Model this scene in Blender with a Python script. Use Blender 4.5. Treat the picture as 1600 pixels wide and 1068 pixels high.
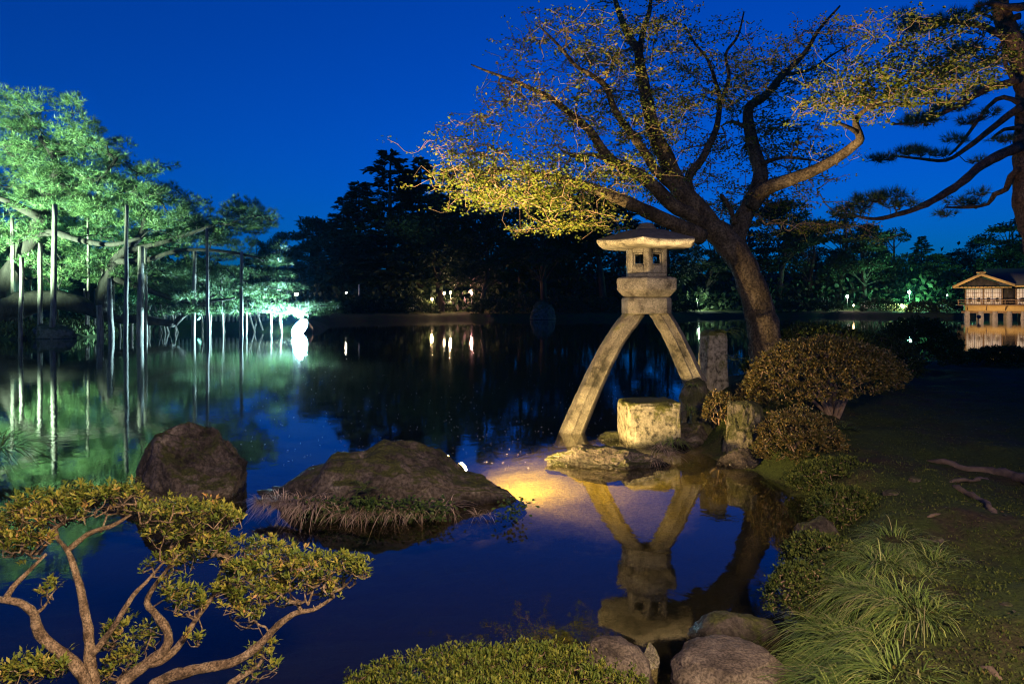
import bpy, math, random
import numpy as np
from mathutils import Vector, Matrix

for o in list(bpy.data.objects):
    bpy.data.objects.remove(o)
scene = bpy.context.scene
col = scene.collection
R = math.radians
rng = np.random.default_rng(7)
random.seed(7)

# ------------------------------------------------------------------ camera
F, HOR, H = 1067.0, 472.0, 1.64          # focal length in photo pixels, horizon row, eye height over the water
cam_data = bpy.data.cameras.new('camera')
cam_data.lens = 24.0
cam_data.sensor_width = 36.0
cam_data.shift_y = -(534 - HOR) / 1600.0
cam_data.clip_start = 0.05
cam_data.clip_end = 2000
cam = bpy.data.objects.new('camera', cam_data)
cam.location = (0, 0, H)
cam.rotation_euler = (R(90), 0, 0)
col.objects.link(cam)
scene.camera = cam

# ------------------------------------------------------------------ sky (blue hour, sun well set)
world = bpy.data.worlds.new('World')
scene.world = world
world.use_nodes = True
wn, wl = world.node_tree.nodes, world.node_tree.links
wn.clear()
sky = wn.new('ShaderNodeTexSky')
sky.sky_type = 'NISHITA'
sky.sun_disc = False
sky.sun_elevation = R(4.0)
sky.sun_rotation = R(200)
sky.air_density = 1.0
sky.dust_density = 0.3
sky.ozone_density = 4.0
tint = wn.new('ShaderNodeMix'); tint.data_type = 'RGBA'; tint.blend_type = 'MULTIPLY'
tint.inputs['Factor'].default_value = 1.0
tint.inputs['B'].default_value = (0.002, 0.29, 1.0, 1)
bg = wn.new('ShaderNodeBackground')
bg.inputs['Strength'].default_value = 0.102
wo = wn.new('ShaderNodeOutputWorld')
wl.new(sky.outputs['Color'], tint.inputs['A'])
wl.new(tint.outputs['Result'], bg.inputs['Color'])
wl.new(bg.outputs['Background'], wo.inputs['Surface'])

# ------------------------------------------------------------------ exposure and sampling
scene.render.engine = 'CYCLES'
vs = scene.view_settings
vs.view_transform = 'Standard'; vs.look = 'None'; vs.exposure = 1.0; vs.gamma = 1.0
vs.use_curve_mapping = False
cy = scene.cycles
cy.use_denoising = True
cy.max_bounces = 6; cy.diffuse_bounces = 2; cy.glossy_bounces = 3
cy.transmission_bounces = 4; cy.transparent_max_bounces = 12; cy.volume_bounces = 0
cy.sample_clamp_indirect = 3.0
cy.caustics_reflective = False; cy.caustics_refractive = False
cy.pixel_filter_type = 'BLACKMAN_HARRIS'; cy.filter_width = 1.1
cy.use_adaptive_sampling = True; cy.adaptive_threshold = 0.02

# ================================================================== helpers
def at(px, py, d):
    """world point that shows at photo pixel (px, py) when it stands d metres down the view axis"""
    return np.array([(px - 800.0) / F * d, d, H - (py - HOR) / F * d])

def unit(v):
    v = np.asarray(v, float)
    n = np.linalg.norm(v, axis=-1, keepdims=True)
    return v / np.maximum(n, 1e-9)

_perm = np.random.default_rng(3).permutation(512).astype(np.int64)
_perm = np.concatenate([_perm, _perm, _perm])
_grad = unit(np.random.default_rng(4).normal(size=(512, 3)))
def noise3(p):
    p = np.asarray(p, float)
    i = np.floor(p).astype(np.int64); f = p - i
    u = f * f * f * (f * (f * 6 - 15) + 10)
    i &= 511
    out = 0
    for dx in (0, 1):
        for dy in (0, 1):
            for dz in (0, 1):
                h = _perm[(_perm[(_perm[(i[..., 0] + dx) & 511] + i[..., 1] + dy) & 511] + i[..., 2] + dz) & 511]
                g = _grad[h & 511]
                w = ((u[..., 0] if dx else 1 - u[..., 0]) * (u[..., 1] if dy else 1 - u[..., 1]) * (u[..., 2] if dz else 1 - u[..., 2]))
                out = out + w * (g[..., 0] * (f[..., 0] - dx) + g[..., 1] * (f[..., 1] - dy) + g[..., 2] * (f[..., 2] - dz))
    return out * 1.5
def fbm(p, octs=4, gain=0.5):
    s, a, q = 0, 1.0, np.asarray(p, float)
    for k in range(octs):
        s = s + a * noise3(q); q = q * 2.03 + 11.7; a *= gain
    return s

class MB:
    """collects vertices and faces; build() links them as one mesh object"""
    def __init__(self):
        self.v, self.f, self.a, self.n = [], [], [], 0
    def add(self, v, faces, rnd=0.5):
        v = np.asarray(v, float).reshape(-1, 3)
        self.v.append(v)
        self.a.append(np.broadcast_to(np.asarray(rnd, float), (len(v),)))
        for f in (faces if isinstance(faces, (list, tuple)) else [faces]):
            f = np.asarray(f, np.int64)
            if len(f): self.f.append(f + self.n)
        self.n += len(v)
    def tube(self, pts, rad, sides=8, bump=0.0, cap=True, rnd=0.5, freq=6.0):
        pts = np.asarray(pts, float); rad = np.asarray(rad, float)
        n = len(pts)
        t = unit(np.gradient(pts, axis=0))
        ref = np.array([0, 0, 1.0]) if abs(t[0][2]) < 0.9 else np.array([1.0, 0, 0])
        nrm = unit(np.cross(t[0], ref)); N = []
        for k in range(n):
            nrm = unit(nrm - t[k] * np.dot(nrm, t[k])); N.append(nrm)
        N = np.array(N); B = np.cross(t, N)
        ang = np.linspace(0, 2 * np.pi, sides, endpoint=False)
        ring = N[:, None, :] * np.cos(ang)[None, :, None] + B[:, None, :] * np.sin(ang)[None, :, None]
        r = np.broadcast_to(rad[:, None], (n, sides)).copy()
        if bump:
            q = pts[:, None, :] + ring * rad[:, None, None]
            r *= 1 + bump * fbm(q * freq, 3)
        v = (pts[:, None, :] + ring * r[..., None]).reshape(-1, 3)
        k, s = np.meshgrid(np.arange(n - 1), np.arange(sides), indexing='ij')
        s2 = (s + 1) % sides
        q = np.stack([k * sides + s, k * sides + s2, (k + 1) * sides + s2, (k + 1) * sides + s], -1).reshape(-1, 4)
        fs = [q]
        if cap:
            v = np.vstack([v, pts[0], pts[-1]])
            a = np.arange(sides); b = (a + 1) % sides
            fs.append(np.stack([np.full(sides, n * sides), b, a], -1))
            fs.append(np.stack([np.full(sides, n * sides + 1), (n - 1) * sides + a, (n - 1) * sides + b], -1))
        self.add(v, fs, rnd)
    def segs(self, p0, p1, r0, r1, sides=4, rnd=0.5):
        p0 = np.asarray(p0, float); p1 = np.asarray(p1, float)
        n = len(p0)
        if not n: return
        t = unit(p1 - p0)
        ref = np.where(np.abs(t[:, 2:3]) < 0.9, np.array([[0, 0, 1.0]]), np.array([[1.0, 0, 0]]))
        N = unit(np.cross(t, ref)); B = np.cross(t, N)
        ang = np.linspace(0, 2 * np.pi, sides, endpoint=False)
        ring = N[:, None] * np.cos(ang)[None, :, None] + B[:, None] * np.sin(ang)[None, :, None]
        r0 = np.broadcast_to(r0, (n,)); r1 = np.broadcast_to(r1, (n,))
        v = np.concatenate([p0[:, None] + ring * r0[:, None, None], p1[:, None] + ring * r1[:, None, None]], 1)
        b = np.arange(n)[:, None] * 2 * sides
        s = np.arange(sides)[None]; s2 = (s + 1) % sides
        self.add(v, np.stack([b + s, b + s2, b + sides + s2, b + sides + s], -1).reshape(-1, 4), rnd)
    def leaves(self, p, axis, nrm, ln, wd, rnd, fold=0.25, curl=0.0, mid=0.55):
        """pointed leaves, folded along the midrib: 4 triangles each"""
        p = np.asarray(p, float); n = len(p)
        if not n: return
        axis = unit(axis); side = unit(np.cross(axis, nrm)); up = np.cross(side, axis)
        ln = np.broadcast_to(ln, (n,))[:, None]; wd = np.broadcast_to(wd, (n,))[:, None]
        m = p + axis * ln * mid
        tip = p + axis * ln - up * ln * curl
        l = m + side * wd * 0.5 + up * wd * fold
        r = m - side * wd * 0.5 + up * wd * fold
        v = np.stack([p, l, tip, r, m], 1)
        b = np.arange(n)[:, None] * 5
        f = np.concatenate([b + [[0, 4, 1]], b + [[1, 4, 2]], b + [[0, 3, 4]], b + [[3, 2, 4]]])
        self.add(v, f, np.repeat(np.broadcast_to(rnd, (n,)), 5))
    def cards(self, p, axis, nrm, ln, wd, rnd, mid=0.5):
        """single small kite faces: 2 triangles each"""
        p = np.asarray(p, float); n = len(p)
        if not n: return
        axis = unit(axis); side = unit(np.cross(axis, nrm)); up = np.cross(side, axis)
        ln = np.broadcast_to(ln, (n,))[:, None]; wd = np.broadcast_to(wd, (n,))[:, None]
        m = p + axis * ln * mid + up * wd * 0.2
        v = np.stack([p, m + side * wd * 0.5, p + axis * ln, m - side * wd * 0.5], 1)
        b = np.arange(n)[:, None] * 4
        self.add(v, np.concatenate([b + [[0, 2, 1]], b + [[0, 3, 2]]]), np.repeat(np.broadcast_to(rnd, (n,)), 4))
    def needles(self, p, axis, ln, wd, k, spread, rnd):
        """tufts of k thin needles fanning round an axis, one triangle each"""
        p = np.asarray(p, float); n = len(p)
        if not n: return
        axis = unit(axis)
        d = unit(np.repeat(axis, k, 0) + rng.normal(size=(n * k, 3)) * spread)
        b0 = np.repeat(p, k, 0)
        L = (np.repeat(np.broadcast_to(ln, (n,)), k) * rng.uniform(0.75, 1.1, n * k))[:, None]
        s = unit(np.cross(d, rng.normal(size=(n * k, 3)))) * wd * 0.5
        v = np.stack([b0 + s, b0 - s, b0 + d * L], 1)
        self.add(v, np.arange(n * k * 3).reshape(-1, 3), np.repeat(np.repeat(np.broadcast_to(rnd, (n,)), k), 3))
    def box(self, c, s, rz=0.0, rnd=0.5, bevel=0.0):
        x, y, z = np.array(s) / 2.0
        if bevel:
            b = min(bevel, x * .9, y * .9, z * .9); v = []
            for sx in (-1, 1):
                for sy in (-1, 1):
                    for sz in (-1, 1):
                        v += [(sx * (x - b), sy * (y - b), sz * z), (sx * (x - b), sy * y, sz * (z - b)), (sx * x, sy * (y - b), sz * (z - b))]
            v = np.array(v)
            import bmesh
            bm = bmesh.new()
            for q in v: bm.verts.new(q)
            bmesh.ops.convex_hull(bm, input=bm.verts)
            bm.verts.index_update()
            v = np.array([q.co[:] for q in bm.verts]); f = [np.array([[q.index for q in fc.verts]]) for fc in bm.faces]
            bm.free()
        else:
            v = np.array([(a, b, c2) for a in (-x, x) for b in (-y, y) for c2 in (-z, z)])
            f = [np.array([[0, 1, 3, 2], [4, 6, 7, 5], [0, 4, 5, 1], [2, 3, 7, 6], [0, 2, 6, 4], [1, 5, 7, 3]])]
        cr, sr = math.cos(rz), math.sin(rz)
        v = np.stack([v[:, 0] * cr - v[:, 1] * sr, v[:, 0] * sr + v[:, 1] * cr, v[:, 2]], 1) + np.array(c)
        self.add(v, f, rnd)
    def beam(self, a, b, w, h, rnd=0.5):
        a = np.array(a, float); b = np.array(b, float)
        t = unit(b - a); ref = np.array([0, 0, 1.0]) if abs(t[2]) < .95 else np.array([0, 1.0, 0])
        s = unit(np.cross(t, ref)); u = np.cross(s, t)
        v = [p + s * w / 2 * i + u * h / 2 * j for p in (a, b) for i, j in ((-1, -1), (1, -1), (1, 1), (-1, 1))]
        self.add(v, [np.array([[0, 1, 2, 3], [7, 6, 5, 4], [0, 4, 5, 1], [1, 5, 6, 2], [2, 6, 7, 3], [3, 7, 4, 0]])], rnd)
    def rings(self, rs, closed=True):
        """skin a list of equal-length vertex rings, capped at both ends"""
        n = len(rs[0]); v = np.vstack(rs)
        f = []
        for k in range(len(rs) - 1):
            for s in range(n):
                f.append([k * n + s, k * n + (s + 1) % n, (k + 1) * n + (s + 1) % n, (k + 1) * n + s])
        fs = [np.array(f), np.array([list(range(n))[::-1]]), np.array([[(len(rs) - 1) * n + s for s in range(n)]])]
        self.add(v, fs)
    def mesh(self, name, smooth=False):
        me = bpy.data.meshes.new(name)
        v = np.concatenate(self.v); a = np.concatenate(self.a)
        me.vertices.add(len(v)); me.vertices.foreach_set('co', v.ravel())
        loops = np.concatenate([f.ravel() for f in self.f]); sizes = np.concatenate([np.full(len(f), f.shape[1]) for f in self.f])
        me.loops.add(len(loops)); me.loops.foreach_set('vertex_index', loops.astype(np.int32))
        me.polygons.add(len(sizes))
        st = np.concatenate([[0], np.cumsum(sizes)[:-1]])
        me.polygons.foreach_set('loop_start', st.astype(np.int32))
        if smooth: me.polygons.foreach_set('use_smooth', np.ones(len(sizes), bool))
        at_ = me.attributes.new('rnd', 'FLOAT', 'POINT'); at_.data.foreach_set('value', a.astype(np.float32))
        me.update(calc_edges=True); me.validate()
        return me
    def build(self, name, mat, parent=None, smooth=False, kind=None, world=False):
        me = self.mesh(name, smooth)
        me.materials.append(mat)
        return place(name, me, parent, kind)

def place(name, me, parent=None, kind=None):
    o = bpy.data.objects.new(name, me); col.objects.link(o)
    if parent is not None:
        o.parent = parent
        # geometry is written in world coordinates; keep it there
        o.matrix_parent_inverse = Matrix.Translation(parent.location).inverted() if parent.type == 'EMPTY' else Matrix()
    if kind: o['kind'] = kind
    return o
def thing(name, label, cat, loc=(0, 0, 0), group=None):
    o = bpy.data.objects.new(name, None); col.objects.link(o)
    o.empty_display_size = 0.2
    o.location = tuple(float(c) for c in loc)
    return tag(o, label, cat, group)
def tag(o, label, cat, group=None, kind=None):
    o['label'] = label; o['category'] = cat
    if group: o['group'] = group
    if kind: o['kind'] = kind
    return o
def struct(o):
    o['kind'] = 'structure'; return o

# ------------------------------------------------------------------ materials
def mat_new(name):
    m = bpy.data.materials.new(name); m.use_nodes = True
    nt = m.node_tree; nt.nodes.clear()
    out = nt.nodes.new('ShaderNodeOutputMaterial')
    return m, nt, out
def N(nt, t, **kw):
    n = nt.nodes.new(t)
    for k, v in kw.items():
        if k in n.inputs: n.inputs[k].default_value = v
        else: setattr(n, k, v)
    return n
def ramp(nt, fac, stops):
    r = nt.nodes.new('ShaderNodeValToRGB')
    el = r.color_ramp.elements
    while len(el) < len(stops): el.new(0.5)
    for e, (p, c) in zip(el, stops):
        e.position = p; e.color = (*c, 1) if len(c) == 3 else c
    nt.links.new(fac, r.inputs['Fac'])
    return r
def coords(nt): return nt.nodes.new('ShaderNodeTexCoord').outputs['Object']

def leaf_mat(name, stops, trans=0.35, rough=0.5, spec=0.3):
    m, nt, out = mat_new(name)
    a = N(nt, 'ShaderNodeAttribute', attribute_name='rnd')
    c = ramp(nt, a.outputs['Fac'], stops)
    b = N(nt, 'ShaderNodeBsdfPrincipled', Roughness=rough)
    b.inputs['Specular IOR Level'].default_value = spec
    nt.links.new(c.outputs['Color'], b.inputs['Base Color'])
    t = nt.nodes.new('ShaderNodeBsdfTranslucent')
    nt.links.new(c.outputs['Color'], t.inputs['Color'])
    mx = nt.nodes.new('ShaderNodeMixShader'); mx.inputs['Fac'].default_value = trans
    nt.links.new(b.outputs[0], mx.inputs[1]); nt.links.new(t.outputs[0], mx.inputs[2])
    nt.links.new(mx.outputs[0], out.inputs['Surface'])
    return m
def rough_mat(name, stops, scale=6, detail=8, bump=0.3, rough=0.85, bscale=None, dist=0.02, spec=0.25, stretch=(1, 1, 1), moss=None, moss_amt=0.5, speck=None, wet=False):
    """mottled rough surface, optionally moss on upward faces and fine dark specks"""
    m, nt, out = mat_new(name)
    co = coords(nt)
    mp = N(nt, 'ShaderNodeMapping'); mp.inputs['Scale'].default_value = stretch
    nt.links.new(co, mp.inputs['Vector'])
    n1 = N(nt, 'ShaderNodeTexNoise', Scale=scale, Detail=detail, Roughness=0.65)
    nt.links.new(mp.outputs[0], n1.inputs['Vector'])
    c = ramp(nt, n1.outputs['Fac'], stops)
    colr = c.outputs['Color']
    if speck:
        n3 = N(nt, 'ShaderNodeTexNoise', Scale=speck[0], Detail=2, Roughness=0.6)
        nt.links.new(co, n3.inputs['Vector'])
        r3 = ramp(nt, n3.outputs['Fac'], [(0.38, (speck[1],) * 3), (0.6, (1, 1, 1))])
        mx = N(nt, 'ShaderNodeMix', data_type='RGBA', blend_type='MULTIPLY'); mx.inputs['Factor'].default_value = 1
        nt.links.new(colr, mx.inputs['A']); nt.links.new(r3.outputs['Color'], mx.inputs['B']); colr = mx.outputs['Result']
    b = N(nt, 'ShaderNodeBsdfPrincipled', Roughness=rough)
    b.inputs['Specular IOR Level'].default_value = spec
    if moss:
        g = nt.nodes.new('ShaderNodeNewGeometry'); sp = nt.nodes.new('ShaderNodeSeparateXYZ')
        nt.links.new(g.outputs['Normal'], sp.inputs[0])
        n2 = N(nt, 'ShaderNodeTexNoise', Scale=4.5, Detail=6, Roughness=0.7); nt.links.new(co, n2.inputs['Vector'])
        ad = N(nt, 'ShaderNodeMath', operation='MULTIPLY_ADD'); ad.inputs[1].default_value = 0.35; 
        nt.links.new(sp.outputs['Z'], ad.inputs[0]); nt.links.new(n2.outputs['Fac'], ad.inputs[2])
        k = 1.05 - moss_amt * 0.5
        r2 = ramp(nt, ad.outputs[0], [(max(0, k - 0.12), (0, 0, 0)), (min(1, k), (1, 1, 1))])
        n4 = N(nt, 'ShaderNodeTexNoise', Scale=60, Detail=3); nt.links.new(co, n4.inputs['Vector'])
        cm = ramp(nt, n4.outputs['Fac'], [(0.3, tuple(x * .5 for x in moss)), (0.7, tuple(x * 1.35 for x in moss))])
        mx = N(nt, 'ShaderNodeMix', data_type='RGBA')
        nt.links.new(r2.outputs['Color'], mx.inputs['Factor']); nt.links.new(colr, mx.inputs['A']); nt.links.new(cm.outputs['Color'], mx.inputs['B'])
        colr = mx.outputs['Result']
    if wet:
        g2 = nt.nodes.new('ShaderNodeNewGeometry'); s2 = nt.nodes.new('ShaderNodeSeparateXYZ'); nt.links.new(g2.outputs['Position'], s2.inputs[0])
        w2 = N(nt, 'ShaderNodeMath', operation='MULTIPLY_ADD'); w2.inputs[1].default_value = .06; nt.links.new(n1.outputs['Fac'], w2.inputs[0]); nt.links.new(s2.outputs['Z'], w2.inputs[2])
        wr = ramp(nt, w2.outputs[0], [(.055, (.28, .28, .28)), (.10, (1, 1, 1))])
        mw = N(nt, 'ShaderNodeMix', data_type='RGBA', blend_type='MULTIPLY'); mw.inputs['Factor'].default_value = 1
        nt.links.new(colr, mw.inputs['A']); nt.links.new(wr.outputs['Color'], mw.inputs['B']); colr = mw.outputs['Result']
        rr = ramp(nt, w2.outputs[0], [(.055, (.25,) * 3), (.10, (rough,) * 3)]); nt.links.new(rr.outputs['Color'], b.inputs['Roughness'])
    nt.links.new(colr, b.inputs['Base Color'])
    nb = N(nt, 'ShaderNodeTexNoise', Scale=bscale or scale * 6, Detail=8, Roughness=0.7)
    nt.links.new(mp.outputs[0], nb.inputs['Vector'])
    bp = N(nt, 'ShaderNodeBump', Strength=bump, Distance=dist)
    nt.links.new(nb.outputs['Fac'], bp.inputs['Height']); nt.links.new(bp.outputs[0], b.inputs['Normal'])
    nt.links.new(b.outputs[0], out.inputs['Surface'])
    return m
def emit_mat(name, c, s):
    m, nt, out = mat_new(name)
    e = N(nt, 'ShaderNodeEmission', Strength=s); e.inputs['Color'].default_value = (*c, 1)
    nt.links.new(e.outputs[0], out.inputs['Surface'])
    return m

M = {}
M['granite'] = rough_mat('granite', [(0.36, (.075, .068, .056)), (0.47, (.22, .20, .17)), (0.66, (.36, .335, .29))], scale=7, bump=.8, bscale=70, dist=.012, speck=(110, .25))
M['granite_wet'] = rough_mat('granite_mossy', [(0.36, (.05, .046, .036)), (0.48, (.17, .15, .125)), (0.66, (.31, .28, .235))], scale=4.5, bump=.9, bscale=60, dist=.014, speck=(110, .25), moss=(.1, .1, .03), moss_amt=.5)
M['roof_stone'] = rough_mat('roof_stone', [(0.3, (.06, .055, .055)), (0.7, (.15, .14, .13))], scale=10, bump=.5, bscale=80, dist=.01, speck=(180, .5))
M['rock'] = rough_mat('dark_rock', [(0.36, (.015, .012, .011)), (0.45, (.07, .057, .053)), (0.6, (.135, .11, .102)), (0.72, (.34, .30, .26))], scale=3.6, bump=1.0, bscale=20, dist=.05, speck=(38, .42), moss=(.055, .06, .018), moss_amt=.42, wet=True)
M['rock_smooth'] = rough_mat('river_stone', [(0.34, (.045, .035, .029)), (0.5, (.13, .104, .088)), (0.72, (.23, .19, .16))], scale=6, bump=.7, bscale=45, dist=.02, speck=(90, .4), rough=.75, wet=True)
M['rock_moss'] = rough_mat('mossy_rock', [(0.3, (.06, .05, .04)), (0.55, (.16, .14, .11)), (0.75, (.26, .23, .18))], scale=5, bump=.8, bscale=30, dist=.03, speck=(90, .5), moss=(.05, .052, .02), moss_amt=.8, wet=True)
M['block'] = rough_mat('pitted_block', [(0.36, (.04, .037, .03)), (0.5, (.20, .18, .14)), (0.7, (.34, .31, .25))], scale=16, bump=.9, bscale=40, dist=.02, moss=(.08, .085, .02), moss_amt=.75, wet=True)
M['soil'] = rough_mat('bank_soil', [(0.3, (.018, .014, .009)), (0.5, (.045, .035, .02)), (0.7, (.075, .06, .035))], scale=3, bump=.9, bscale=30, dist=.03, rough=.95, moss=(.03, .038, .01), moss_amt=.8)
M['bark_maple'] = rough_mat('maple_bark', [(0.34, (.03, .022, .015)), (0.5, (.10, .075, .05)), (0.72, (.22, .175, .12))], scale=5, bump=1.0, bscale=18, dist=.04, stretch=(1, 1, .5), speck=(34, .35))
M['bark_pine'] = rough_mat('pine_bark', [(0.3, (.05, .03, .02)), (0.55, (.16, .095, .065)), (0.75, (.27, .17, .12))], scale=5, bump=1.0, bscale=12, dist=.05, stretch=(1, 1, .4), speck=(25, .4))
M['bark_dark'] = rough_mat('dark_bark', [(0.3, (.014, .011, .008)), (0.7, (.06, .048, .036))], scale=3, bump=.8, bscale=8, dist=.06, stretch=(1, 1, .3))
M['bark_azalea'] = rough_mat('azalea_bark', [(0.34, (.07, .045, .03)), (0.48, (.22, .15, .10)), (0.7, (.42, .31, .22))], scale=22, bump=1.0, bscale=70, dist=.012, speck=(140, .35))
M['twig'] = rough_mat('twig_bark', [(0.3, (.12, .08, .055)), (0.7, (.28, .19, .135))], scale=20, bump=.2)
M['root'] = rough_mat('root_bark', [(0.3, (.05, .035, .027)), (0.7, (.16, .115, .09))], scale=10, bump=.8, bscale=40, dist=.01)
M['pole'] = rough_mat('weathered_pole', [(0.34, (.05, .04, .03)), (0.5, (.15, .125, .10)), (0.72, (.30, .26, .21))], scale=3, bump=.3, stretch=(4, 4, .5), bscale=10, dist=.01)
M['leaf_maple'] = leaf_mat('maple_leaf', [(0, (.06, .10, .016)), (.5, (.12, .15, .025)), (.85, (.20, .18, .04)), (1, (.26, .16, .07))], trans=.4, rough=.65, spec=.12)
M['leaf_azalea'] = leaf_mat('azalea_leaf', [(0, (.07, .105, .016)), (.45, (.15, .165, .026)), (.8, (.26, .23, .04)), (1, (.32, .18, .07))], trans=.2, rough=.55, spec=.2)
M['leaf_shrub'] = leaf_mat('shrub_leaf', [(0, (.035, .04, .010)), (.5, (.085, .07, .018)), (1, (.17, .11, .035))], trans=.2, rough=.45, spec=.35)
M['leaf_hedge'] = leaf_mat('hedge_leaf', [(0, (.012, .022, .007)), (.6, (.03, .05, .012)), (1, (.075, .09, .02))], trans=.15, rough=.6, spec=.15)
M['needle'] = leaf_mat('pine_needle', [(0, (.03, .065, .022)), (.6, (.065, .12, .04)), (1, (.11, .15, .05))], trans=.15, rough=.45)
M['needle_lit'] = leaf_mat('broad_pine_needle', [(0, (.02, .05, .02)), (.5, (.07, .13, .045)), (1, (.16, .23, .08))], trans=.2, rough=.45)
M['far_leaf'] = leaf_mat('wood_foliage', [(0, (.010, .02, .009)), (.6, (.022, .038, .016)), (1, (.04, .055, .022))], trans=.15, rough=.6, spec=.2)
M['sedge'] = leaf_mat('sedge_blade', [(0, (.06, .11, .022)), (.6, (.16, .23, .05)), (.9, (.28, .31, .10)), (1, (.30, .25, .15))], trans=.25, rough=.5, spec=.25)
M['dry_grass'] = leaf_mat('dry_grass', [(0, (.10, .075, .05)), (.5, (.30, .22, .165)), (1, (.55, .43, .35))], trans=.2, rough=.6)
M['moss'] = leaf_mat('moss_shoot', [(0, (.02, .034, .008)), (.6, (.055, .075, .016)), (1, (.10, .11, .025))], trans=.15, rough=.7, spec=.15)
M['moss_lit'] = leaf_mat('bank_moss', [(0, (.03, .05, .012)), (1, (.1, .13, .03))], trans=.1, rough=.8)
M['fern'] = leaf_mat('fern_frond', [(0, (.03, .06, .015)), (.6, (.07, .11, .025)), (1, (.13, .15, .04))], trans=.3)
M['petal'] = leaf_mat('petal', [(0, (.45, .36, .36)), (1, (.75, .68, .66))], trans=.2)
M['timber'] = rough_mat('teahouse_timber', [(0.3, (.13, .075, .035)), (0.7, (.26, .16, .08))], scale=4, bump=.2, stretch=(6, 6, 1))
M['ochre'] = rough_mat('ochre_board', [(0.3, (.38, .24, .08)), (0.7, (.52, .34, .12))], scale=3, bump=.1)
M['thatch'] = rough_mat('shingle_roof', [(0.3, (.02, .022, .028)), (0.7, (.055, .055, .06))], scale=6, bump=.6, stretch=(1, 8, 1))
M['shoji'] = rough_mat('shoji_paper', [(0.3, (.62, .57, .5)), (0.7, (.74, .69, .62))], scale=2, bump=.05)
M['stone_pile'] = rough_mat('stone_pier', [(0.3, (.16, .13, .1)), (0.7, (.34, .28, .22))], scale=4, bump=.5)
M['fence'] = rough_mat('fence_wood', [(0.3, (.32, .29, .26)), (0.7, (.5, .46, .42))], scale=5, bump=.2)
M['metal'] = rough_mat('black_metal', [(0.3, (.02, .02, .022)), (0.7, (.05, .05, .055))], scale=5, bump=.05, rough=.4, spec=.5)

# water: a clear sheet that mirrors by Fresnel and lets lamp light reach the bed
def water_mat():
    m, nt, out = mat_new('pond_water')
    co = coords(nt)
    mp = N(nt, 'ShaderNodeMapping'); mp.inputs['Scale'].default_value = (1.0, 1.0, 1)
    nt.links.new(co, mp.inputs['Vector'])
    n1 = N(nt, 'ShaderNodeTexNoise', Scale=2.2, Detail=3, Roughness=0.5, Distortion=1.2)
    n2 = N(nt, 'ShaderNodeTexNoise', Scale=9.0, Detail=3, Roughness=0.55, Distortion=1.0)
    n3 = N(nt, 'ShaderNodeTexNoise', Scale=0.12, Detail=2)
    for n in (n1, n2, n3): nt.links.new(mp.outputs[0], n.inputs['Vector'])
    gust = ramp(nt, n3.outputs['Fac'], [(0.4, (.25, .25, .25)), (0.65, (1, 1, 1))])
    b1 = N(nt, 'ShaderNodeBump', Distance=0.012); b1.inputs['Strength'].default_value = 0.11
    b2 = N(nt, 'ShaderNodeBump', Distance=0.004)
    mu = N(nt, 'ShaderNodeMath', operation='MULTIPLY'); mu.inputs[1].default_value = 0.42
    ds = N(nt, 'ShaderNodeVectorMath', operation='DISTANCE'); ds.inputs[1].default_value = (-6, 17, 0); nt.links.new(co, ds.inputs[0])
    dm = N(nt, 'ShaderNodeMapRange', interpolation_type='SMOOTHSTEP'); dm.inputs['From Min'].default_value = 12; dm.inputs['From Max'].default_value = 3; dm.inputs['To Min'].default_value = .25; dm.inputs['To Max'].default_value = .85
    nt.links.new(ds.outputs['Value'], dm.inputs['Value'])
    gm = N(nt, 'ShaderNodeMath', operation='MULTIPLY'); nt.links.new(gust.outputs['Color'], gm.inputs[0]); nt.links.new(dm.outputs[0], gm.inputs[1])
    nt.links.new(gm.outputs[0], mu.inputs[0]); nt.links.new(mu.outputs[0], b2.inputs['Strength'])
    nt.links.new(n1.outputs['Fac'], b1.inputs['Height']); nt.links.new(n2.outputs['Fac'], b2.inputs['Height'])
    nt.links.new(b1.outputs[0], b2.inputs['Normal'])
    geo = nt.nodes.new('ShaderNodeNewGeometry')          # Schlick reflectance, the same from above and below
    dp = N(nt, 'ShaderNodeVectorMath', operation='DOT_PRODUCT'); nt.links.new(geo.outputs['Incoming'], dp.inputs[0]); nt.links.new(b2.outputs[0], dp.inputs[1])
    ab = N(nt, 'ShaderNodeMath', operation='ABSOLUTE'); nt.links.new(dp.outputs['Value'], ab.inputs[0])
    om = N(nt, 'ShaderNodeMath', operation='SUBTRACT', use_clamp=True); om.inputs[0].default_value = 1; nt.links.new(ab.outputs[0], om.inputs[1])
    pw = N(nt, 'ShaderNodeMath', operation='POWER'); pw.inputs[1].default_value = 4.6; nt.links.new(om.outputs[0], pw.inputs[0])
    fr = N(nt, 'ShaderNodeMath', operation='MULTIPLY_ADD'); fr.inputs[1].default_value = .97; fr.inputs[2].default_value = .03; nt.links.new(pw.outputs[0], fr.inputs[0])
    gl = N(nt, 'ShaderNodeBsdfGlossy', Roughness=0.028); nt.links.new(b2.outputs[0], gl.inputs['Normal'])
    gl.inputs['Color'].default_value = (.95, .97, 1, 1)
    tr = nt.nodes.new('ShaderNodeBsdfTransparent'); tr.inputs['Color'].default_value = (.86, .82, .62, 1)
    mx = nt.nodes.new('ShaderNodeMixShader')
    nt.links.new(fr.outputs[0], mx.inputs['Fac']); nt.links.new(tr.outputs[0], mx.inputs[1]); nt.links.new(gl.outputs[0], mx.inputs[2])
    nt.links.new(mx.outputs[0], out.inputs['Surface'])
    return m
M['water'] = water_mat()

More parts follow.
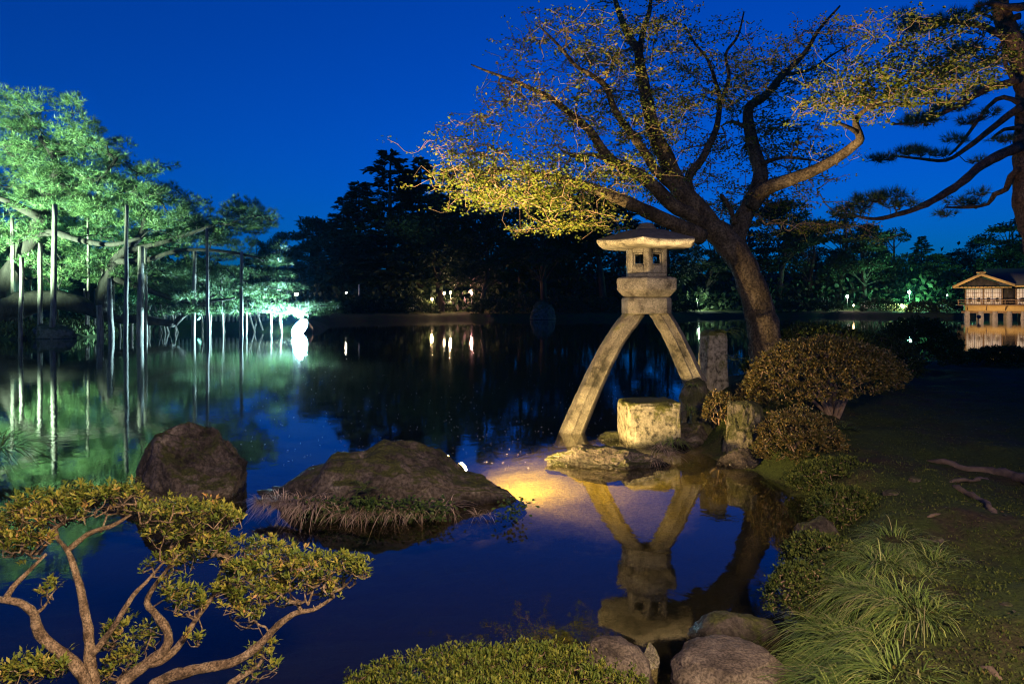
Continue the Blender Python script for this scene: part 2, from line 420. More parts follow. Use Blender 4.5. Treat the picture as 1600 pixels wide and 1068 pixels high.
# ================================================================== setting: ground and water
pond = np.array([(1.22, 2.9), (1.0, 2.6), (0.6, 2.55), (0.25, 2.72), (-0.3, 2.75), (-1.0, 2.65), (-2.0, 2.6), (-3.2, 2.9), (-4.3, 4.0), (-5.0, 5.6), (-5.6, 7.0), (-8.2, 9), (-12, 13),
    (-16.5, 18), (-22, 24), (-25, 28), (-23, 29.6), (-20.2, 31), (-19.6, 33), (-21, 36), (-20, 39), (-17, 39.5), (-14.2, 37.5), (-12.2, 36.5), (-10.9, 37.2), (-11.5, 43), (-15, 52), (-13, 60),
    (-4, 66), (6, 66), (14, 69), (26, 77), (36, 78), (44, 73), (54, 73), (62, 70), (76, 60), (70, 40), (40, 24), (25, 19.5), (14, 17.3), (8, 16.2), (5.2, 14.5), (3.6, 12.3),
    (2.75, 10.6), (2.5, 9.4), (2.25, 8.5), (2.12, 7.6), (2.35, 6.7), (2.42, 5.8), (2.3, 5.05), (2.02, 4.5), (1.6, 3.8), (1.38, 3.3)])
def pond_sd(x, y):
    """distance to the shoreline, negative on the water"""
    P = np.stack([x, y], -1); best = np.full(x.shape, 1e9); inside = np.zeros(x.shape, bool)
    n = len(pond)
    for i in range(n):
        a, b = pond[i], pond[(i + 1) % n]
        e = b - a; w = P - a
        t = np.clip((w @ e) / (e @ e), 0, 1)
        best = np.minimum(best, np.linalg.norm(w - t[..., None] * e, axis=-1))
        c = ((a[1] > y) != (b[1] > y)) & (x < (b[0] - a[0]) * (y - a[1]) / ((b[1] - a[1]) + 1e-12) + a[0])
        inside ^= c
    return np.where(inside, -best, best)
def sstep(a, b, v):
    t = np.clip((v - a) / (b - a), 0, 1); return t * t * (3 - 2 * t)
def ground_z(x, y):
    x = np.asarray(x, float); y = np.asarray(y, float)
    sd = pond_sd(x, y)
    p = np.stack([x, y, np.zeros_like(x)], -1)
    n1 = fbm(p * 0.9, 4); n2 = fbm(p * 5.0, 3)
    far = sstep(18, 30, y)
    land = 0.27 * sstep(-0.02, 0.45, sd) + 0.012 * np.minimum(sd, 8) + 0.09 * n1 * sstep(0.1, 1, sd) + 0.022 * n2 + far * (0.25 * sstep(0, 1.5, sd) + 1.1 * sstep(2, 25, sd) + 5.0 * sstep(8, 45, sd))
    land += 0.35 * np.exp(-(((x - 3.7) / 1.2) ** 2 + ((y - 9.7) / 1.5) ** 2))
    depth = 0.10 + 0.30 * sstep(0, 1.6, -sd) + 0.75 * sstep(2.2, 6, -sd)
    depth = depth - .55 * np.exp(-(((x - 1.0) / 1.4) ** 2 + ((y - 7.9) / 1.5) ** 2)) * .55
    depth = np.maximum(depth, .07)
    bed = -(depth * sstep(-0.02, 0.3, -sd)) + 0.04 * n1 + 0.02 * n2
    return np.where(sd > 0, land, bed)
def gz(x, y): return float(ground_z(np.array([x]), np.array([y]))[0])

def axis_pts(segs):
    out = [np.array([segs[0][0]])]
    for a, b, n in segs: out.append(np.linspace(a, b, n + 1)[1:])
    return np.concatenate(out)
gx = axis_pts([(-300, -120, 8), (-120, -30, 40), (-30, -8, 44), (-8, -3.5, 22), (-3.5, 5.5, 150), (5.5, 12, 40), (12, 60, 60), (60, 140, 30), (140, 300, 8)])
gy = axis_pts([(-60, -6, 10), (-6, 1.5, 16), (1.5, 10.5, 150), (10.5, 20, 50), (20, 45, 60), (45, 90, 50), (90, 160, 16), (160, 400, 10)])
X, Y = np.meshgrid(gx, gy, indexing='ij')
Z = ground_z(X, Y)
mb = MB()
i, j = np.meshgrid(np.arange(len(gx) - 1), np.arange(len(gy) - 1), indexing='ij')
ny = len(gy)
mb.add(np.stack([X, Y, Z], -1), np.stack([i * ny + j, (i + 1) * ny + j, (i + 1) * ny + j + 1, i * ny + j + 1], -1).reshape(-1, 4))

def ground_mat():
    m, nt, out = mat_new('garden_ground')
    co = coords(nt)
    sp = nt.nodes.new('ShaderNodeSeparateXYZ'); nt.links.new(co, sp.inputs[0])
    n1 = N(nt, 'ShaderNodeTexNoise', Scale=1.6, Detail=8, Roughness=.7); nt.links.new(co, n1.inputs['Vector'])
    n2 = N(nt, 'ShaderNodeTexNoise', Scale=35, Detail=6, Roughness=.7); nt.links.new(co, n2.inputs['Vector'])
    soil = ramp(nt, n2.outputs['Fac'], [(.3, (.016, .012, .008)), (.7, (.06, .045, .028))])
    moss = ramp(nt, n2.outputs['Fac'], [(.3, (.016, .026, .006)), (.7, (.055, .075, .018))])
    mk = ramp(nt, n1.outputs['Fac'], [(.36, (0, 0, 0)), (.52, (1, 1, 1))])
    mx = N(nt, 'ShaderNodeMix', data_type='RGBA'); nt.links.new(mk.outputs[0], mx.inputs['Factor'])
    nt.links.new(soil.outputs[0], mx.inputs['A']); nt.links.new(moss.outputs[0], mx.inputs['B'])
    dark_bed = ramp(nt, n2.outputs['Fac'], [(.3, (.003, .003, .002)), (.7, (.010, .009, .005))])  # bed darkened away from the spotlights so the near lamp barely shows on it
    lit_bed = ramp(nt, n2.outputs['Fac'], [(.3, (.13, .105, .022)), (.7, (.32, .26, .055))])  # paler yellow bed by the spotlights: the lamplit pool put into the colour
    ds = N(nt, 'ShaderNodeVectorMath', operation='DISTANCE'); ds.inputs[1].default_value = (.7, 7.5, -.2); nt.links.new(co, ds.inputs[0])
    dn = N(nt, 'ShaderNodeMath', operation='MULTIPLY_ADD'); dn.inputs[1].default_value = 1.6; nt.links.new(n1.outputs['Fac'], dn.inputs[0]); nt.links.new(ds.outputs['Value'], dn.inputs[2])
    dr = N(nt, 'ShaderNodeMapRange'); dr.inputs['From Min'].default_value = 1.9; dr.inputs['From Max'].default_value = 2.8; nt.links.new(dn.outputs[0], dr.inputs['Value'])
    bedc = N(nt, 'ShaderNodeMix', data_type='RGBA'); nt.links.new(dr.outputs[0], bedc.inputs['Factor']); nt.links.new(lit_bed.outputs[0], bedc.inputs['A']); nt.links.new(dark_bed.outputs[0], bedc.inputs['B'])
    zz = N(nt, 'ShaderNodeMapRange'); zz.inputs['From Min'].default_value = -.04; zz.inputs['From Max'].default_value = .02
    nt.links.new(sp.outputs['Z'], zz.inputs['Value'])
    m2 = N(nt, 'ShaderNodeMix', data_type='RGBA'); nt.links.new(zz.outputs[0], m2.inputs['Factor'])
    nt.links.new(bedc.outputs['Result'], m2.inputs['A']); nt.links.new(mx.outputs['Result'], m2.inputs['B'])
    b = N(nt, 'ShaderNodeBsdfPrincipled', Roughness=.95); b.inputs['Specular IOR Level'].default_value = .15
    nt.links.new(m2.outputs['Result'], b.inputs['Base Color'])
    bp = N(nt, 'ShaderNodeBump', Strength=.8, Distance=.03); nt.links.new(n2.outputs['Fac'], bp.inputs['Height'])
    nt.links.new(bp.outputs[0], b.inputs['Normal']); nt.links.new(b.outputs[0], out.inputs['Surface'])
    return m
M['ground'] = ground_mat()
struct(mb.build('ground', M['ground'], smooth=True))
mb = MB()
mb.add([(-120, 1.5, 0), (120, 1.5, 0), (120, 110, 0), (-120, 110, 0)], np.array([[0, 1, 2, 3]]))
struct(mb.build('pond_water', M['water']))

# ================================================================== rocks
def ico(sub):
    import bmesh
    bm = bmesh.new(); bmesh.ops.create_icosphere(bm, subdivisions=sub, radius=1)
    v = np.array([q.co[:] for q in bm.verts]); f = np.array([[q.index for q in fc.verts] for fc in bm.faces]); bm.free()
    return v, f
ICO = {k: ico(k) for k in (3, 4, 5, 6)}
def rock(name, label, c, size, mat, seed=0, sub=5, rough=.16, cuts=7, rz=0, group='rocks in and beside the pond', prof=None, flat=0, freq=1.6):
    """boulder round c (its base centre); size = half x, half y, height; prof = [(u, height share)] outline over its width"""
    r = np.random.default_rng(seed)
    v, f = ICO[sub]; v = v.copy()
    q = v.copy()
    for k in range(cuts):
        n = unit(r.normal(size=3)); cc = r.uniform(.62, .85)
        dd = q @ n; q = q - np.outer(np.maximum(dd - cc, 0), n) * .95
    q *= (1 + rough * fbm(v * freq + seed * 7.1, 5, .55))[:, None]
    q -= unit(v) * (np.maximum(0, .045 - np.abs(noise3(v * 2.3 + seed) + .12 * noise3(v * 9)))[:, None] * (rough + .05) * 9)
    q += unit(v) * (rough * .35 * (np.abs(fbm(v * 5.5 + seed * 3.3, 4, .6)) - .25))[:, None]
    if prof:
        u = np.clip(q[:, 0], -1, 1); h = np.interp(u, [p[0] for p in prof], [p[1] for p in prof])
        rr_ = np.clip(q[:, 2], 0, None) / np.sqrt(np.maximum(1 - u * u, .06))
        rr_ = np.where(rr_ > .75, .75 + .25 * np.tanh((rr_ - .75) / .25), rr_)
        q[:, 2] = np.where(q[:, 2] > 0, rr_ * h * (1 + .12 * fbm(v * 3 + seed, 3)), q[:, 2] * .6)
    if flat: q[:, 2] = np.minimum(q[:, 2], flat + (q[:, 2] - flat) * .2)
    q = q * np.array(size)
    cr, sr = math.cos(rz), math.sin(rz)
    q = np.stack([q[:, 0] * cr - q[:, 1] * sr, q[:, 0] * sr + q[:, 1] * cr, q[:, 2]], 1)
    m = MB(); m.add(q, f)
    o = m.build(name, mat, smooth=True); o.location = tuple(float(t) for t in c)
    return tag(o, label, 'rock', group)

# big island rock, outline read off the photograph
c = at(612, 803, 5.55)
def U(px, py): return ((px - 612) / 208.0, (H - (py - HOR) / F * 5.75) / .60)
rock('island_boulder', 'broad dark boulder rising from the pond with grass along its waterline', (-0.99, 5.78, -0.02), (1.13, .52, .63), M['rock'], 3, 6, .10, 12,
     prof=[(-1, .12)] + [U(*p) for p in ((425, 765), (470, 733), (505, 722), (520, 700), (540, 700), (562, 694), (590, 679), (632, 677), (676, 692), (706, 722), (750, 733), (790, 755), (815, 790))] + [(1.0, .04)], freq=2.2)
rock('round_boulder', 'rounded cracked boulder standing in the water left of the island rock', (-2.73, 5.9, -.06), (.49, .42, .67), M['rock'], 14, 6, .08, 7,
     prof=[(-1, .35), (-.8, .72), (-.5, .95), (-.1, 1), (.3, .96), (.7, .74), (1, .3)], freq=2.0)
rock('boulder_ledge', 'low dark ledge of rock at the foot of the round boulder', (-2.93, 5.62, -.06), (.40, .34, .22), M['rock'], 13, 5, .14, 6)
rock('flat_rock', 'long low mossy rock lying in the lamplit shallows before the lantern', (0.97, 6.95, -.04), (.60, .30, .25), M['rock'], 22, 6, .13, 4,
     prof=[(-1, .4), (-.7, .62), (-.45, .95), (-.1, .85), (.3, .8), (.8, .6), (1, .3)], freq=2.4)
rock('moss_stone', 'small green mossy stone between the lantern foot and the square block', (1.2, 8.2, -.03), (.19, .16, .12), M['rock_moss'], 23, 4)
rock('sunken_stone', 'pale stone just under the yellow water surface', (0.0, 8.35, -.20), (.24, .17, .14), M['rock_moss'], 24, 4, .06)
rock('lantern_base_rock', 'dark mossy rock that carries the short leg of the lantern', (2.37, 8.78, .0), (.34, .38, .78), M['rock_moss'], 31, 5, .14, 8, flat=.82)
rock('mossy_shelf_rock', 'low mossy shelf rock below the short leg of the lantern', (2.32, 8.22, -.05), (.34, .26, .38), M['rock_moss'], 33, 5)
rock('shaded_rock', 'dark shaded rock behind the square block at the bank', (2.02, 7.95, -.05), (.30, .25, .30), M['rock'], 34, 5)
rock('standing_stone', 'tall rounded standing stone at the edge of the bank beside the clipped bush', (2.48, 7.35, -.08), (.29, .26, .80), M['rock_moss'], 39, 6, .16, 6, flat=.78)
rock('bank_rock', 'low wet rock at the waterline below the standing stone', (2.35, 6.9, -.08), (.28, .24, .26), M['rock'], 38, 5)
rock('big_shore_stone', 'large smooth brown stone on the near shore, biggest of the three', (.93, 2.96, -.05), (.29, .26, .215), M['rock_smooth'], 41, 6, .07, 4, flat=.8)
rock('back_shore_stone', 'dark damp stone behind the large smooth shore stone', (1.09, 3.36, -.05), (.23, .16, .155), M['rock'], 42, 5, .1, 5)
rock('mossy_shore_stone', 'half mossy brown stone on the near shore beside the low hedge', (.43, 2.98, -.05), (.19, .20, .215), M['rock_smooth'], 43, 5, .1, 5)
rock('wedge_stone', 'small pale wedge of stone in the gap between the shore stones', (.62, 3.1, -.02), (.06, .05, .12), M['granite_wet'], 44, 4, .1, 8)
rock('edge_rock', 'small dark rock at the waterline under the moss mounds', (2.1, 4.72, -.04), (.16, .2, .2), M['rock'], 45, 4)
rock('pine_bank_rock', 'mossy rock at the tip of the pine islet across the pond', (-20.9, 30.9, -.05), (1.1, .6, .75), M['rock_moss'], 46, 5, .16, 8)
rock('blue_far_rock', 'tall grey rock standing on the dark far shore', (3.0, 64.5, 0), (1.5, 1.0, 1.7), M['rock_moss'], 47, 5, .16, 9)
for k, (px, py, d, s) in enumerate([(1462, 822, 3.95, .035), (1508, 845, 3.72, .03), (1392, 762, 4.85, .045), (1430, 745, 5.1, .04), (1572, 946, 2.95, .022), (1352, 806, 4.2, .03)]):
    p = at(px, py, d); z = gz(p[0], p[1])
    rock('pebble', ['small pale pebble beside the curling root', 'pale pebble on the moss below the roots', 'dark cobble half sunk in the bank soil', 'brown cobble under the long root', 'tiny pale pebble on the bare soil', 'small grey pebble above the sedge'][k],
         (p[0], p[1], z), (s * 1.2, s, s * .7), M['rock'], 60 + k, 3, .12, 5, group='pebbles on the bank')

# squared block in the shallows
v, f = ICO[6]
q = np.sign(v) * np.abs(v) ** .16
q = q / np.abs(q).max(0) * np.array([.315, .26, .29])
q += unit(q) * (.018 * fbm(q * 9, 4) - .014 * np.maximum(0, noise3(q * 28)))[:, None]
cr, sr = math.cos(.12), math.sin(.12)
q = np.stack([q[:, 0] * cr - q[:, 1] * sr, q[:, 0] * sr + q[:, 1] * cr, q[:, 2] + (.02 * q[:, 0])], 1)
mb = MB(); mb.add(q, f)
o = mb.build('stone_block', M['block'], smooth=True); o.location = (1.60, 8.0, .21)
tag(o, 'squared pitted stone block with a mossy top before the lantern', 'stone block')

v, f = ICO[5]
q = np.sign(v) * np.abs(v) ** .22
q = q / np.abs(q).max(0) * np.array([.17, .14, .62])
q[:, 0] += .03 * q[:, 2]; q *= (1 - .16 * (q[:, 2:3] / .62)) ; q += unit(q) * (.03 * fbm(q * 5 + 3, 4))[:, None]
mb = MB(); mb.add(q, f)
o = mb.build('upright_slab', M['block'], smooth=True); o.location = (2.74, 9.3, .74); o.rotation_euler = (0, 0, .3)
tag(o, 'upright squared stone slab under the maple with a fern on top', 'rock', 'rocks in and beside the pond')

def poly(pts, n=None, step=.12):
    """smooth a traced polyline (Catmull-Rom); rows may hold extra columns such as radius"""
    p = np.array(pts, float); out = []
    q = np.vstack([2 * p[0] - p[1], p, 2 * p[-1] - p[-2]])
    for k in range(1, len(q) - 2):
        L = np.linalg.norm(q[k + 1, :3] - q[k, :3]); m = max(2, int(L / step))
        t = np.linspace(0, 1, m, endpoint=False)[:, None]
        out.append(.5 * ((2 * q[k]) + (-q[k - 1] + q[k + 1]) * t + (2 * q[k - 1] - 5 * q[k] + 4 * q[k + 1] - q[k + 2]) * t * t + (-q[k - 1] + 3 * q[k] - 3 * q[k + 1] + q[k + 2]) * t ** 3))
    out.append(p[-1:])
    return np.vstack(out)

# ================================================================== stone lantern
LX, LY = 1.72, 8.75
lan = thing('stone_lantern', 'two legged granite lantern lit golden, one leg in the water and one on a rock', 'stone lantern', (LX, LY, 0))
def hexring(r, z, rot=0.0, n=6, cx=LX, cy=LY, sq=1.0):
    a = np.linspace(0, 2 * np.pi, n, endpoint=False) + rot
    return np.stack([cx + r * np.cos(a), cy + r * np.sin(a) * sq, np.full(n, z)], 1)
def zl(py): return H - (py - HOR) / F * LY
HR = R(-103.6)      # roof corner turned a little past the camera
HB, HP = R(-95), R(-100)
# roof: low hexagonal dome with thick eaves
def fine_hex(r, z, rot, per=6, lift=0.0, rnd_=0.0):
    c6 = hexring(r, z, rot)
    out = []
    for k in range(6):
        a, b = c6[k], c6[(k + 1) % 6]
        for s in range(per):
            t = s / per
            p = a * (1 - t) + b * t
            p[2] += lift * (abs(t - .5) * 2) ** 2
            out.append(p)
    return np.array(out)
zt, ze = zl(350), zl(381)
mb = MB()
RR = .69
mb.rings([fine_hex(.27, ze - .075, HR), fine_hex(RR - .05, ze - .055, HR, lift=.015), fine_hex(RR, ze - .02, HR, lift=.02), fine_hex(RR, ze + .012, HR, lift=.02), fine_hex(RR - .02, ze + .028, HR, lift=.018),
          fine_hex(.55, ze + .075, HR, lift=.006), fine_hex(.40, ze + .125, HR), fine_hex(.27, ze + .165, HR), fine_hex(.15, ze + .185, HR)])
roof = mb.build('roof', M['roof_stone'], lan)
roof.data.materials.append(M['granite'])
for p in roof.data.polygons:
    if p.center.z < ze + .011: p.material_index = 1
mb = MB()
mb.rings([hexring(.125, ze + .178, HR, 18), hexring(.13, ze + .195, HR, 18), hexring(.12, ze + .215, HR, 18), hexring(.10, ze + .222, HR, 18), hexring(.105, ze + .24, HR, 18), hexring(.085, ze + .258, HR, 18), hexring(.03, ze + .27, HR, 18)])
mb.build('finial', M['roof_stone'], roof, smooth=False)
# fire box: six slabs with framed windows
zb0, zb1 = zl(433), ze - .06
RB = .285
c6 = hexring(RB, 0, HB)
mb = MB()
mb.rings([hexring(RB - .004, zb0, HB), hexring(RB - .004, zb0 + .045, HB)])
mb.build('fire_box_floor', M['granite'], lan)
for k in range(6):
    a, b = c6[k].copy(), c6[(k + 1) % 6].copy()
    e = b - a; L = np.linalg.norm(e); e /= L; nin = np.array([LX, LY, 0]) - (a + b) / 2; nin[2] = 0; nin = unit(nin)
    za, zc = zb0 + .045, zb1
    w0, w1, h0, h1 = .24, .76, .30, .80
    def pt(u, h, dep): return a + e * (u * L) + nin * dep + np.array([0, 0, za + (zc - za) * h])
    th = .06
    mb = MB()
    def bar(u0, u1, q0, q1, d0, d1, mb):
        v = [pt(u, h, d) for u in (u0, u1) for h in (q0, q1) for d in (d0, d1)]
        # shrink inner edge so neighbouring slabs mitre
        mb.add(v, [np.array([[0, 1, 3, 2], [4, 6, 7, 5], [0, 4, 5, 1], [2, 3, 7, 6], [0, 2, 6, 4], [1, 5, 7, 3]])])
    bar(0.002, w0, 0, 1, .001, th, mb); bar(w1, .998, 0, 1, .001, th, mb); bar(w0, w1, 0, h0, .001, th, mb); bar(w0, w1, h1, 1, .001, th, mb)
    sl = mb.build('fire_box_wall', M['granite'], lan)
    mb = MB(); g = .07
    bar(w0, w0 + g, h0, h1, .022, th - .005, mb); bar(w1 - g, w1, h0, h1, .022, th - .005, mb); bar(w0 + g, w1 - g, h0, h0 + g, .022, th - .005, mb); bar(w0 + g, w1 - g, h1 - g, h1, .022, th - .005, mb)
    mb.build('window_frame', M['granite'], sl)
# platform
zp0, zp1 = zl(464), zb0 - .002
mb = MB()
mb.rings([hexring(.315, zp0, HP), hexring(.34, zp0 + .012, HP), hexring(.418, zp0 + .085, HP), hexring(.425, zp0 + .10, HP), hexring(.425, zp1 - .03, HP), hexring(.41, zp1 - .012, HP), hexring(.34, zp1, HP)])
mb.build('platform', M['granite'], lan)
# neck block
zn0, zn1 = zl(490), zp0 - .002
def rrect(hx, hy, z, ch, rot=.12):
    pts = [(-hx + ch, -hy), (hx - ch, -hy), (hx, -hy + ch), (hx, hy - ch), (hx - ch, hy), (-hx + ch, hy), (-hx, hy - ch), (-hx, -hy + ch)]
    c_, s_ = math.cos(rot), math.sin(rot)
    return np.array([(LX + x * c_ - y * s_, LY + x * s_ + y * c_, z) for x, y in pts])
mb = MB()
mb.rings([rrect(.275, .23, zn0, .09), rrect(.285, .24, zn0 + .012, .095), rrect(.285, .24, zn1 - .02, .095), rrect(.27, .225, zn1, .09)])
mb.build('neck_block', M['granite'], lan)
# legs: bowed beams of chamfered section
def bez(a, b, c_, d_, n):
    t = np.linspace(0, 1, n)[:, None]
    return (1 - t) ** 3 * a + 3 * (1 - t) ** 2 * t * b + 3 * (1 - t) * t * t * c_ + t ** 3 * d_
def leg(path, w0, w1, dp0, dp1, yaw):
    n = len(path); t = unit(np.gradient(path, axis=0)); rs = []
    side0 = np.array([math.cos(yaw), math.sin(yaw), 0])
    for k in range(n):
        s = k / (n - 1); w = (w0 * (1 - s) + w1 * s) / 2; dd = (dp0 * (1 - s) + dp1 * s) / 2
        dv = unit(np.cross(t[k], side0)); dv = dv if dv[1] < 0 else -dv          # towards the camera
        wv = unit(np.cross(dv, t[k]))
        prof = [(-1, -.35), (-.86, .55), (-.30, 1.0), (-.22, .93), (.42, .95), (.5, 1.0), (1, .45), (1, -.8), (.8, -1), (-.8, -1)]
        rs.append(np.array([path[k] + wv * w * a_ + dv * dd * b_ for a_, b_ in prof]))
    rs = [r_ + (.007 * np.stack([fbm(r_ * 7 + o_, 3) for o_ in (0, 5, 11)], 1)) for r_ in rs]
    m = MB(); m.rings(rs)
    return m.build('leg', M['granite_wet'], lan)
top = zl(488)
leg(poly([[LX - .12, LY - .02, zl(484)], [LX - .20, LY - .03, zl(497)], [LX - .42, LY - .05, zl(533)], [LX - .69, LY - .09, zl(596)], [LX - .975, LY - .12, zl(676)], [LX - 1.10, LY - .14, -.36]], step=.04), .215, .30, .25, .30, 0.15)
leg(poly([[LX + .13, LY, zl(484)], [LX + .21, LY + .01, zl(496)], [LX + .377, LY + .03, zl(531)], [LX + .56, LY + .06, zl(578)], [LX + .66, LY + .08, .58]], step=.04), .22, .27, .25, .28, 0.1)
for o in lan.children_recursive:
    bv = o.modifiers.new('bevel', 'BEVEL'); bv.width = .009; bv.segments = 2; bv.limit_method = 'ANGLE'; bv.angle_limit = R(25)

# ================================================================== plants: growth helpers
def grow(nodes, targets, step=.1, jit=.012, r_tip=.003, power=.42, r_max=.03, sag=0.0, pull=0.0, centre=None):
    """join every target to the nearest part of the growing skeleton; returns segments and their radii"""
    base = len(nodes); cap = base + len(targets) * 14 + 64
    P = np.zeros((cap, 3)); P[:base] = nodes; par = np.full(cap, -1); n = base
    dist = np.array([np.min(np.sum((nodes - t) ** 2, 1)) for t in targets])
    for ti in np.argsort(dist):
        t = targets[ti]
        d2 = np.sum((P[:n] - t) ** 2, 1)
        if pull: d2 = d2 + pull * np.maximum(0, P[:n, 2] - t[2] + .02)
        k = int(np.argmin(d2)); L = math.sqrt(max(np.sum((P[k] - t) ** 2), 1e-9)); m = min(12, max(1, int(round(L / step))))
        a = P[k].copy(); prev = k; off = rng.normal(size=3) * jit * L / step * .5
        for s in range(1, m + 1):
            u = s / m
            q = a * (1 - u) + t * u + off * math.sin(math.pi * u) * 2 + rng.normal(size=3) * jit * (0 if s == m else 1)
            q[2] -= sag * L * math.sin(math.pi * u)
            if n >= cap: break
            P[n] = q; par[n] = prev; prev = n; n += 1
    cnt = np.zeros(n); has = np.zeros(n, bool)
    has[par[base:n]] = True
    cnt[base:] = np.where(has[base:n], 0, 1)
    for k in range(n - 1, base - 1, -1):
        if par[k] >= base: cnt[par[k]] += cnt[k]
    r = np.minimum(r_tip * np.maximum(cnt, 1) ** power, r_max)
    idx = np.arange(base, n); pa = par[idx]
    r0 = np.where(pa >= base, r[pa], r[idx] * 1.15)
    return P[pa], P[idx], r0, r[idx]

# ------------------------------------------------------------------ maple behind the lantern
MD = 9.9
def zp(zx, zy): return 600 + zx * .46875, zy * .46875          # crop coordinates used while tracing
def trace(pts, d0, d1, r0, r1, conv=None):
    out = []
    n = len(pts)
    for k, p in enumerate(pts):
        px, py = conv(*p) if conv else p
        s = k / (n - 1); out.append([*at(px, py, d0 + (d1 - d0) * s), r0 + (r1 - r0) * s])
    return out
maple = thing('maple_tree', 'spreading old maple lit golden from below behind the stone lantern', 'tree', (*at(1195, 600, MD)[:2], .5))
def limb(tree, pts, mat, name, sides=10, bump=.12, freq=6., step=.1):
    p = poly(pts, step=step); m = MB(); m.tube(p[:, :3], np.maximum(p[:, 3], .004), sides, bump, True, .5, freq)
    o = m.build(name, mat, tree, smooth=True)
    return p[:, :3], o
sk = []
tr = [[*at(1208, 640, MD + .05), .34], [*at(1200, 560, MD), .25], [*at(1188, 490, MD), .215], [*at(1172, 440, MD), .198], [*at(1153, 400, MD), .19], [*at(1124, 366, MD), .18], [*at(1096, 344, MD), .15], [*at(1080, 330, MD), .11]]
p, trunk = limb(maple, tr, M['bark_maple'], 'trunk', 18, .16, 5, .06); sk.append(p)
limbs = [
    trace([(1060, 790), (1000, 762), (940, 735), (850, 692), (780, 660), (700, 630), (640, 610), (560, 592), (480, 578), (380, 570), (300, 590)], MD - .1, MD - 1.6, .125, .012, zp),
    trace([(1075, 745), (1015, 712), (960, 682), (900, 622), (850, 582), (790, 552), (745, 525), (715, 480), (690, 440), (640, 395), (610, 370), (560, 330), (500, 300), (430, 268), (350, 240), (290, 215)], MD, MD - 1.1, .115, .008, zp),
    trace([(1085, 750), (1040, 690), (1000, 650), (965, 590), (942, 530), (912, 470), (888, 390), (872, 310), (856, 230), (846, 170), (815, 120), (790, 60), (770, 0), (750, -60)], MD, MD + .2, .17, .022, zp),
    trace([(852, 200), (860, 120), (882, 50), (890, 0), (900, -70)], MD + .1, MD + .4, .05, .02, zp),
    trace([(985, 640), (940, 600), (900, 560), (870, 510), (820, 440), (770, 370), (740, 290), (690, 250), (640, 220), (580, 150), (520, 90)], MD + .05, MD - .9, .085, .012, zp),
    trace([(1070, 740), (1040, 690), (1015, 625), (1020, 580), (1060, 530), (1090, 470), (1110, 420), (1120, 340), (1110, 290), (1080, 200), (1040, 150), (1000, 80)], MD + .1, MD + 1.1, .085, .012, zp),
    trace([(1120, 345), (1150, 260), (1140, 180), (1180, 120), (1200, 40)], MD + .7, MD + 1.2, .035, .012, zp),
    trace([(1180, 860), (1170, 810), (1200, 722), (1240, 640), (1256, 580), (1236, 510), (1220, 440), (1216, 360), (1270, 320), (1330, 250), (1400, 180), (1450, 100), (1520, 20)], MD + .1, MD + .9, .16, .014, zp),
    trace([(1222, 432), (1160, 405), (1125, 420)], MD + .5, MD + .9, .035, .012, zp),
    trace([(1330, 250), (1420, 232), (1500, 180), (1590, 130)], MD + .7, MD + .9, .03, .006, zp),
    trace([(1225, 690), (1260, 640), (1300, 617), (1350, 600), (1400, 582), (1450, 560), (1520, 520), (1570, 482), (1588, 462), (1577, 430), (1575, 395), (1610, 362), (1700, 290), (1770, 220)], MD + .1, MD - 1.3, .115, .014, zp),
    trace([(1577, 440), (1540, 420), (1500, 405)], MD - 1.0, MD - 1.2, .035, .012, zp),
    trace([(1256, 545), (1330, 525), (1400, 530), (1440, 535)], MD + .3, MD + .1, .035, .01, zp),
    trace([(1140, 690), (1125, 650), (1155, 700), (1170, 745)][::-1], MD + .1, MD + .4, .04, .02, zp),
    trace([(745, 527), (690, 515), (640, 522), (590, 500)], MD - .5, MD - .9, .04, .012, zp),
    trace([(1610, 362), (1680, 345), (1760, 350), (1850, 340), (1950, 335)], MD - 1.25, MD - 1.5, .025, .008, zp),
    trace([(1700, 290), (1800, 250), (1900, 200), (2000, 120)], MD - 1.28, MD - 1.6, .025, .008, zp),
]
for l in limbs:
    p, _ = limb(maple, l, M['bark_maple'], 'limb', 9, .12, 7, .08); sk.append(p)
sk = np.vstack(sk)
# sprays of leaves: flat layered fans, (centre px, half sizes px, count, depth range, leafiness)
regions = [((800, 285), (115, 42), 66, (-1.9, -.3), .9), ((930, 280), (80, 50), 26, (-1.4, .2), .9), ((738, 222), (55, 30), 14, (-1.4, -.6), .6), ((830, 180), (90, 60), 30, (-1.2, .2), .45),
    ((880, 90), (80, 80), 40, (-1.2, .8), .5), ((1000, 60), (90, 70), 46, (-.8, 1.0), .65), ((980, 180), (90, 60), 42, (-.9, .8), .8), ((1010, 260), (60, 60), 24, (-.6, .7), .8),
    ((1120, 90), (80, 80), 34, (.2, 1.7), .75), ((1140, 200), (80, 60), 34, (.2, 1.6), .75), ((1220, 130), (80, 60), 28, (.2, 1.5), .7), ((1280, 60), (70, 50), 18, (.2, 1.4), .55),
    ((1120, 300), (80, 40), 24, (.2, 1.5), .7), ((1240, 250), (70, 70), 34, (0, 1.3), .75), ((1290, 350), (60, 40), 10, (-.2, .6), .6), ((1310, 150), (38, 50), 16, (-1.5, -.9), .8),
    ((1400, 130), (75, 55), 30, (-1.9, -.9), 1.0), ((1480, 90), (80, 60), 26, (-2.0, -1.1), .9), ((1420, 40), (60, 40), 7, (-1.9, -1.2), .8), ((880, 340), (60, 25), 14, (-1.5, -.6), .8), ((1180, 320), (60, 50), 12, (.3, 1.2), .7)]
T, dens = [], []
